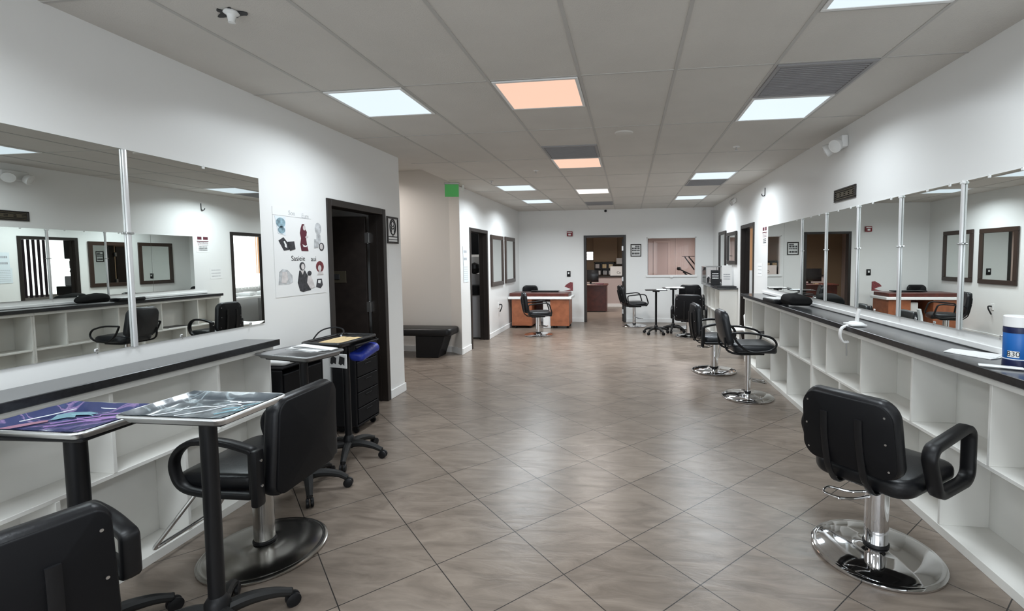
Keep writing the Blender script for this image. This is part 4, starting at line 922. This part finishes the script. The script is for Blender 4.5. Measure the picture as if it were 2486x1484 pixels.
b_ = B(); lathe(b_, [(.058, 0), (.062, .006), (.062, .215), (.058, .222)], 40); link('body', b_, 'blue', t)
b_ = B(); lathe(b_, [(.0628, .0), (.0628, .035), (.062, .036)], 40); link('base_band', b_, 'navy', t)
b_ = B(); lathe(b_, [(.063, .19), (.0635, .20), (.063, .222), (.055, .226)], 40); link('band', b_, 'navy', t)
b_ = B(); lathe(b_, [(.0626, .038), (.0632, .040), (.0632, .042), (.0626, .043)], 40); link('stripe', b_, 'paper', t)
b_ = B(); lathe(b_, [(.062, .224), (.064, .226), (.064, .282), (.060, .287), (0, .288)], 40); link('lid', b_, 'trim', t)
def curved_label(z0, z1, a0, a1, r, m, nm):
    b_ = B(); n = 10; A = []
    for k in range(n+1):
        a = a0+(a1-a0)*k/n; A.append([b_.verts.new((r*math.cos(a), r*math.sin(a), z)) for z in (z0, z1)])
    for p, q in zip(A, A[1:]): b_.faces.new((p[0], q[0], q[1], p[1]))
    return link(nm, b_, m, t)
LA = R(-140)-R(-60)
curved_label(.052, .088, LA-.42, LA+.42, .0634, 'paper', 'number_label')
o = text('number', '830', .040, 'ink', Matrix.Identity(4), t, .0003)
for v in o.data.vertices:
    x_, y_, z_ = v.co; a = LA+x_/.0636; r_ = .0637+z_; v.co = (r_*math.cos(a), r_*math.sin(a), .070+y_)
t = thing('paper_sheet', 'white leaflet lying on the right counter before the blue canister', 'papers', (1.845, 2.75, 1.017), R(28))
b_ = B(); box(b_, -.07, .07, -.11, .11, 0, .003); box(b_, -.05, .08, -.10, .12, .003, .006, 0, 1, Matrix.Rotation(.25, 4, 'Z')); link('sheets', b_, 'paper', t, 0)
t = thing('comb', 'thin clear tool lying on the counter edge below the blue canister', 'comb', (1.75, 2.42, 1.020), R(60)); b_ = B(); box(b_, -.02, .02, -.07, .09, 0, .008, .003, 1); link('blade', b_, 'clip', t)
# magazine lying in the right cubby seen in the left mirror
t = thing('magazine', 'thin dark magazine lying on the far cubby shelf of the right counter', 'magazine', (1.83, 6.45, .5355), R(4)); b_ = B(); box(b_, -.10, .12, -.15, .15, 0, .012); link('pages', b_, 'paper', t, 0)
b_ = B(); box(b_, -.102, .122, -.152, .152, .012, .015); link('cover', b_, 'plastic_k', t, 0)

# white moulded chair by the counter end
t = thing('shell_chair', 'white moulded plastic shell chair at the far end of the right counter', 'chair', (1.60, 7.56, 0), R(80))
b_ = B()
nx, ny = 16, 14; V = []
for j in range(ny+1):
    v = j/ny; row = []
    for i in range(nx+1):
        u = i/nx*2-1
        if v < .5: y_ = .22-.44*v*2; z_ = .42-.02*math.sin(v*2*PI)
        else: q = (v-.5)*2; y_ = -.22-.08*q-.03*math.sin(q*PI/2); z_ = .42+.36*q
        wv = .22*(1-.25*max(0, v-.75)*4*abs(u)**2)
        row.append((u*wv, y_+.10*u*u*(v > .45)*min(1, (v-.45)*3), z_+.05*u*u*(v < .5)-.10*max(0, v-.8)*5*u*u*u*u))
    V.append(row)
top_ = [[b_.verts.new(p) for p in r_] for r_ in V]; bot_ = [[b_.verts.new((p[0]*1.03, p[1]-(.014 if j > ny/2 else 0), p[2]-(.014 if j <= ny/2 else .004))) for p in r_] for j, r_ in enumerate(V)]
for j in range(ny):
    for i in range(nx):
        b_.faces.new((top_[j][i], top_[j][i+1], top_[j+1][i+1], top_[j+1][i])); b_.faces.new((bot_[j][i], bot_[j+1][i], bot_[j+1][i+1], bot_[j][i+1]))
def rim_idx(): return [(0, i) for i in range(nx+1)]+[(j, nx) for j in range(1, ny+1)]+[(ny, i) for i in range(nx-1, -1, -1)]+[(j, 0) for j in range(ny-1, 0, -1)]
ri = rim_idx()
for a, c_ in zip(ri, ri[1:]+ri[:1]): b_.faces.new((top_[a[0]][a[1]], top_[c_[0]][c_[1]], bot_[c_[0]][c_[1]], bot_[a[0]][a[1]]))
link('shell', b_, 'trim', t, 60)
for sx in (-1, 1):
    for sy in (-1, 1):
        b_ = B(); tube(b_, [(sx*.12, sy*.12, .405), (sx*.18, sy*.19, 0)], .011, 10); link('leg', b_, 'steel', t)

# ------------------------------------------------------------------ office beyond the back doorway
t = thing('office_desk', 'dark red desk cabinet just inside the office doorway', 'desk', (-1.25, 13.85, 0))
b_ = B(); box(b_, -.45, .62, -.30, .32, .03, .76, .004, 1); link('body', b_, 'cherry', t, 0)
b_ = B(); box(b_, -.48, .65, -.33, .35, .76, .80, .006, 1); link('desk_top', b_, 'cherry', t, 0)
b_ = B(); box(b_, -.3, .55, -.301, -.298, .1, .70); link('front_panel', b_, 'cherry', t, 0)
t = thing('monitor', 'black computer monitor on the dark red office desk', 'monitor', (-1.12, 13.9, .801)); b_ = B(); box(b_, -.30, .24, -.02, .02, .06, .42, .008); link('screen', b_, 'screen', t)
b_ = B(); box(b_, -.03, .03, .02, .05, .01, .2); box(b_, -.11, .11, -.08, .1, 0, .012, .004, 1); link('stand', b_, 'plastic_k', t)
t = thing('paper_sheet', 'paper slip in front of the office monitor', 'papers', (-1.2, 13.7, .801)); b_ = B(); box(b_, -.07, .07, -.05, .05, 0, .004); link('sheet', b_, 'yellow', t, 0)
t = thing('folder', 'dark red folder on the office desk edge', 'folder', (-.82, 13.7, .801)); b_ = B(); box(b_, -.14, .10, -.09, .09, 0, .03, .006, 1); link('cover', b_, 'maroon', t)
t = thing('partition', 'pale half wall with dark ledge behind the office desk', 'partition', (-.2, 15.2, 0))
b_ = B(); box(b_, -1.8, .82, -.06, .06, 0, .97, .003, 1); link('panel', b_, 'pink_wall', t, 0)
b_ = B(); box(b_, -1.82, .82, -.12, .14, .97, 1.0, .004, 1); link('ledge', b_, 'frame_dark', t, 0)
b_ = B(); box(b_, -1.8, .82, -.075, -.06, 0, .1); link('skirting', b_, 'trim', t, 0)
t = thing('cardboard_box', 'large white box with handwritten letters on the half wall ledge', 'box', (-.36, 15.2, 1.001)); b_ = B(); box(b_, -.22, .24, -.1, .12, 0, .30, .004, 1); link('carton', b_, 'paper', t, 0)
text('lettering', 'Ca', .11, 'ink', on_back(.05, .10, -.1005), t)
t = thing('cardboard_box', 'smaller pale box on the shelf above the lettered box', 'box', (-.25, 16.2, 1.371)); b_ = B(); box(b_, -.16, .22, -.1, .1, 0, .20, .004, 1); link('carton', b_, 'paper', t, 0)
t = thing('wall_shelf', 'dark shelf holding the smaller pale box on the brown wall', 'shelf', (-.2, 16.25, 1.34)); b_ = B(); box(b_, -.25, .8, -.14, .148, 0, .03, .003, 1); link('board', b_, 'frame_dark', t, 0)
t = thing('wall_shelf', 'dark open rack of small goods on the brown office wall', 'shelf', (-.80, 16.22, 1.0))
b_ = B(); box(b_, -.36, .32, .15, .17, .0, .42); box(b_, -.36, .32, -.14, .17, .20, .225); box(b_, -.36, .32, -.14, .17, .41, .43)
for x in (-.36, -.12, .10, .30): box(b_, x, x+.02, -.14, .17, 0, .43)
link('rack', b_, 'frame_dark', t, 0)
for k, (x, z, m) in enumerate(((-.26, .225, 'skin_print'), (-.02, .225, 'yellow'), (.2, .225, 'yellow'), (-.22, .0, 'paper'), (.0, .0, 'grey_print'), (.2, .0, 'paper'))):
    t = thing('small_carton', ['pink carton on the upper rack shelf of the office', 'yellow carton in the middle of the upper rack shelf', 'yellow carton at the end of the upper rack shelf', 'white carton on the lower rack shelf end', 'grey carton in the middle of the lower rack shelf', 'white carton at the far end of the lower rack shelf'][k], 'carton', (-.80+x, 16.2, 1.0+z+.001), 0, 'small goods on the office rack')
    b_ = B(); box(b_, -.07, .07, -.08, .08, 0, .14, .006, 1); link('carton', b_, m, t, 0)
t = thing('wall_cabinet', 'brown cupboard frame above the office rack', 'cabinet', (-.8, 16.3, 1.45)); b_ = B(); box(b_, -.40, .42, -.1, .098, 0, .05); box(b_, -.40, .42, -.1, .098, .05, .95, .004, 1); link('body', b_, 'brown_wall', t, 0)
w2 = sempty('window_2'); b_ = B(); box(b_, -1.56, -1.20, 16.36, 16.40, 1.49, 1.82); link('window_frame', b_, 'frame_dark', w2, 0)
b_ = B()
for k in range(3): box(b_, -1.53, -1.225, 16.34, 16.362, 1.515+k*.097, 1.515+k*.097+.085)
M['daylight'] = emat('daylit window pane', (1, .97, .95), 2.0); link('pane', b_, M['daylight'], w2, 0)
t = thing('ceiling_light', 'small bright office light box seen through the doorway top', 'ceiling light', (-.86, 13.4, 2.38), 0, None)
b_ = B(); box(b_, -.12, .12, -.1, .1, -.06, .22, .006, 1); link('housing', b_, 'paper', t); b_ = B(); box(b_, -.16, .0, -.112, -.101, -.01, .10); link('lamp', b_, em['dim'], t, 0)
t = thing('air_vent', 'square grey fan vent near the office ceiling', 'air vent', (-.54, 13.6, 2.4)); b_ = B(); box(b_, -.13, .13, -.06, .06, -.12, .2, .006, 1); link('housing', b_, 'vent_grey', t)
b_ = B(); lathe(b_, [(0, 0), (.09, 0), (.09, .006), (0, .008)], 20, (0, -.068, -.02), 'y'); link('fan_guard', b_, 'grey_print', t)
# pink door panels and black stand behind the window
for k, (x0, x1) in enumerate(((.78, 1.30), (1.46, 1.52))):
    t = thing('panel_door', ['pink framed panel door on the wall behind the window', 'narrow pink upright trim behind the window'][k], 'door', (x0, 14.98, 0)); b_ = B(); L_ = x1-x0
    if k == 0:
        for q in ((0, .07, .5, 2.1), (L_-.07, L_, .5, 2.1), (.07, L_-.07, 2.03, 2.1), (.07, L_-.07, .85, .95)): box(b_, q[0], q[1], -.02, .02, q[2], q[3], .004, 1)
        link('frame', b_, 'pink_wall', t, 0); b_ = B(); box(b_, .07, L_-.07, .0, .018, .5, 2.03); link('leaf', b_, 'pink_panel', t, 0)
    else: box(b_, 0, L_, -.03, .02, 0, 2.2, .004, 1); link('post', b_, 'pink_wall', t, 0)
t = thing('metal_stand', 'black metal stand with angled arms seen through the window', 'stand', (1.58, 12.2, 0)); b_ = B()
box(b_, -.22, .16, -.1, .1, 1.585, 1.60, .004, 1); link('top_bar', b_, 'plastic_k', t)
b_ = B(); tube(b_, [(.06, 0, 0), (.10, 0, .9), (.14, 0, 1.585)], .02, 10); link('post', b_, 'plastic_k', t)
for a, c_ in (((-.16, 0, 1.58), (.08, 0, 1.25)), ((-.06, 0, 1.58), (.10, 0, 1.38)), ((-.30, 0, 1.27), (.06, 0, 1.10)), ((-.14, 0, 1.2), (-.2, 0, 0)), ((-.2, 0, 1.2), (.02, 0, 1.02))):
    b_ = B(); tube(b_, [a, c_], .016, 8); link('arm', b_, 'plastic_k', t)
b_ = B(); lathe(b_, [(0, -.05), (.05, -.03), (.06, .0), (.04, .04), (0, .05)], 14, (-.30, 0, 1.28)); link('clamp', b_, 'plastic_k', t)

# ------------------------------------------------------------------ side room beyond the right doorway
w3 = sempty('window_3'); b_ = B(); box(b_, 4.56, 4.575, 8.4, 11.3, .9, 2.35)
M['sky_pane'] = emat('daylit glass', (.93, .97, 1), 3.0); link('pane', b_, M['sky_pane'], w3, 0)
for k in range(26):
    y = 8.46+k*.11; t = thing('blind_slat', 'white vertical blind slat in the bright side room window', 'blind slat', (4.44, y, .85), R(35), 'vertical blind slats')
    b_ = B(); box(b_, -.045, .045, -.001, .001, 0, 1.5); link('slat', b_, 'blind', t, 0)
t = thing('work_table', 'pale work table under the window of the side room', 'table', (3.9, 10.2, 0)); b_ = B(); box(b_, -.5, .45, -.9, .9, .70, .75, .006, 1); link('table_top', b_, 'trim', t, 0)
for sx in (-.44, .39):
    for sy in (-.84, .84): b_ = B(); box(b_, sx-.025, sx+.025, sy-.025, sy+.025, 0, .70); link('leg', b_, 'steel', t, 0)
rd = random.Random(9)
for k in range(6):
    t = thing('folded_towel', 'pale folded towel on the side room work table', 'towel', (3.7+.15*(k % 2), 9.42+k*.27, .752), rd.uniform(-.4, .4), 'towels on the side room table')
    b_ = B(); pad(b_, .28, .2, .08, .04, .03, lambda v: Vector((v.x, v.y, v.z+.04))); link('cloth', b_, 'paper' if k % 2 else 'clip', t, 60)
# storeroom and washroom details through the left doorways
t = wall_thing('wall_plaque', 'small brass plaque on the open dark brown door', 'plaque', Matrix.Translation((-3.13, 4.699, 1.38)) @ Matrix.Rotation(R(8), 4, 'Z') @ Matrix.Rotation(PI/2, 4, 'X'))
b_ = B(); box(b_, -.10, .10, -.065, .065, 0, .008, .003, 1); link('plate', b_, 'vent_brass', t); b_ = B(); box(b_, -.035, .035, -.03, .03, .008, .02, .006, 1); link('knob', b_, 'ink', t)
t = thing('wash_cabinet', 'grey metal cabinet just inside the dark doorway past the bench', 'cabinet', (-3.12, 9.05, 0)); b_ = B(); box(b_, -.25, .25, -.22, .22, .02, .86, .006, 1); link('body', b_, 'vent_grey', t, 0)
b_ = B(); box(b_, -.26, .26, -.24, .24, .86, 1.05, .01, 1); link('top', b_, 'plastic_k', t)
t = thing('paper_dispenser', 'black and white dispenser above the grey cabinet', 'dispenser', (-3.1, 9.02, 1.051)); b_ = B(); box(b_, -.2, .2, -.1, .08, 0, .22, .01, 1); link('case', b_, 'vent_grey', t)
b_ = B(); lathe(b_, [(0, -.12), (.1, -.08), (.13, 0), (.1, .08), (0, .12)], 20, (.06, -.02, .33)); link('drum', b_, 'plastic_k', t)
b_ = B(); box(b_, -.16, .16, -.02, .0, .40, .56, .004, 1); link('roll', b_, 'paper', t)
t = thing('wall_cabinet', 'dark grey wall cabinet over the dispenser past the dark doorway', 'cabinet', (-3.16, 9.2, 1.66)); b_ = B(); box(b_, -.3, .3, -.14, .14, 0, .55, .006, 1); link('body', b_, 'leather_grey', t, 0)
b_ = B(); box(b_, -.28, -.01, -.155, -.14, .02, .53, .003, 1); link('door', b_, 'leather_grey', t, 0)
b_ = B(); box(b_, .01, .28, -.155, -.14, .02, .53, .003, 1); link('door', b_, 'leather_grey', t, 0)
w5 = sempty('window_5'); b_ = B(); box(b_, -4.97, -4.96, 8.5, 11.3, .8, 2.3); link('pane', b_, M['sky_pane'], w5, 0)
M['plum'] = mat('plum vertical blind', (.05, .03, .045), .7)
for k in range(18):
    t = thing('blind_slat', 'vertical blind slat in the window of the dark room past the bench', 'blind slat', (-4.85, 8.55+k*.10+(.7 if k > 11 else 0), .75), R(10), 'dark vertical blind slats')
    b_ = B(); box(b_, -.001, .001, -.035, .035, 0, 1.5); link('slat', b_, 'plum', t, 0)
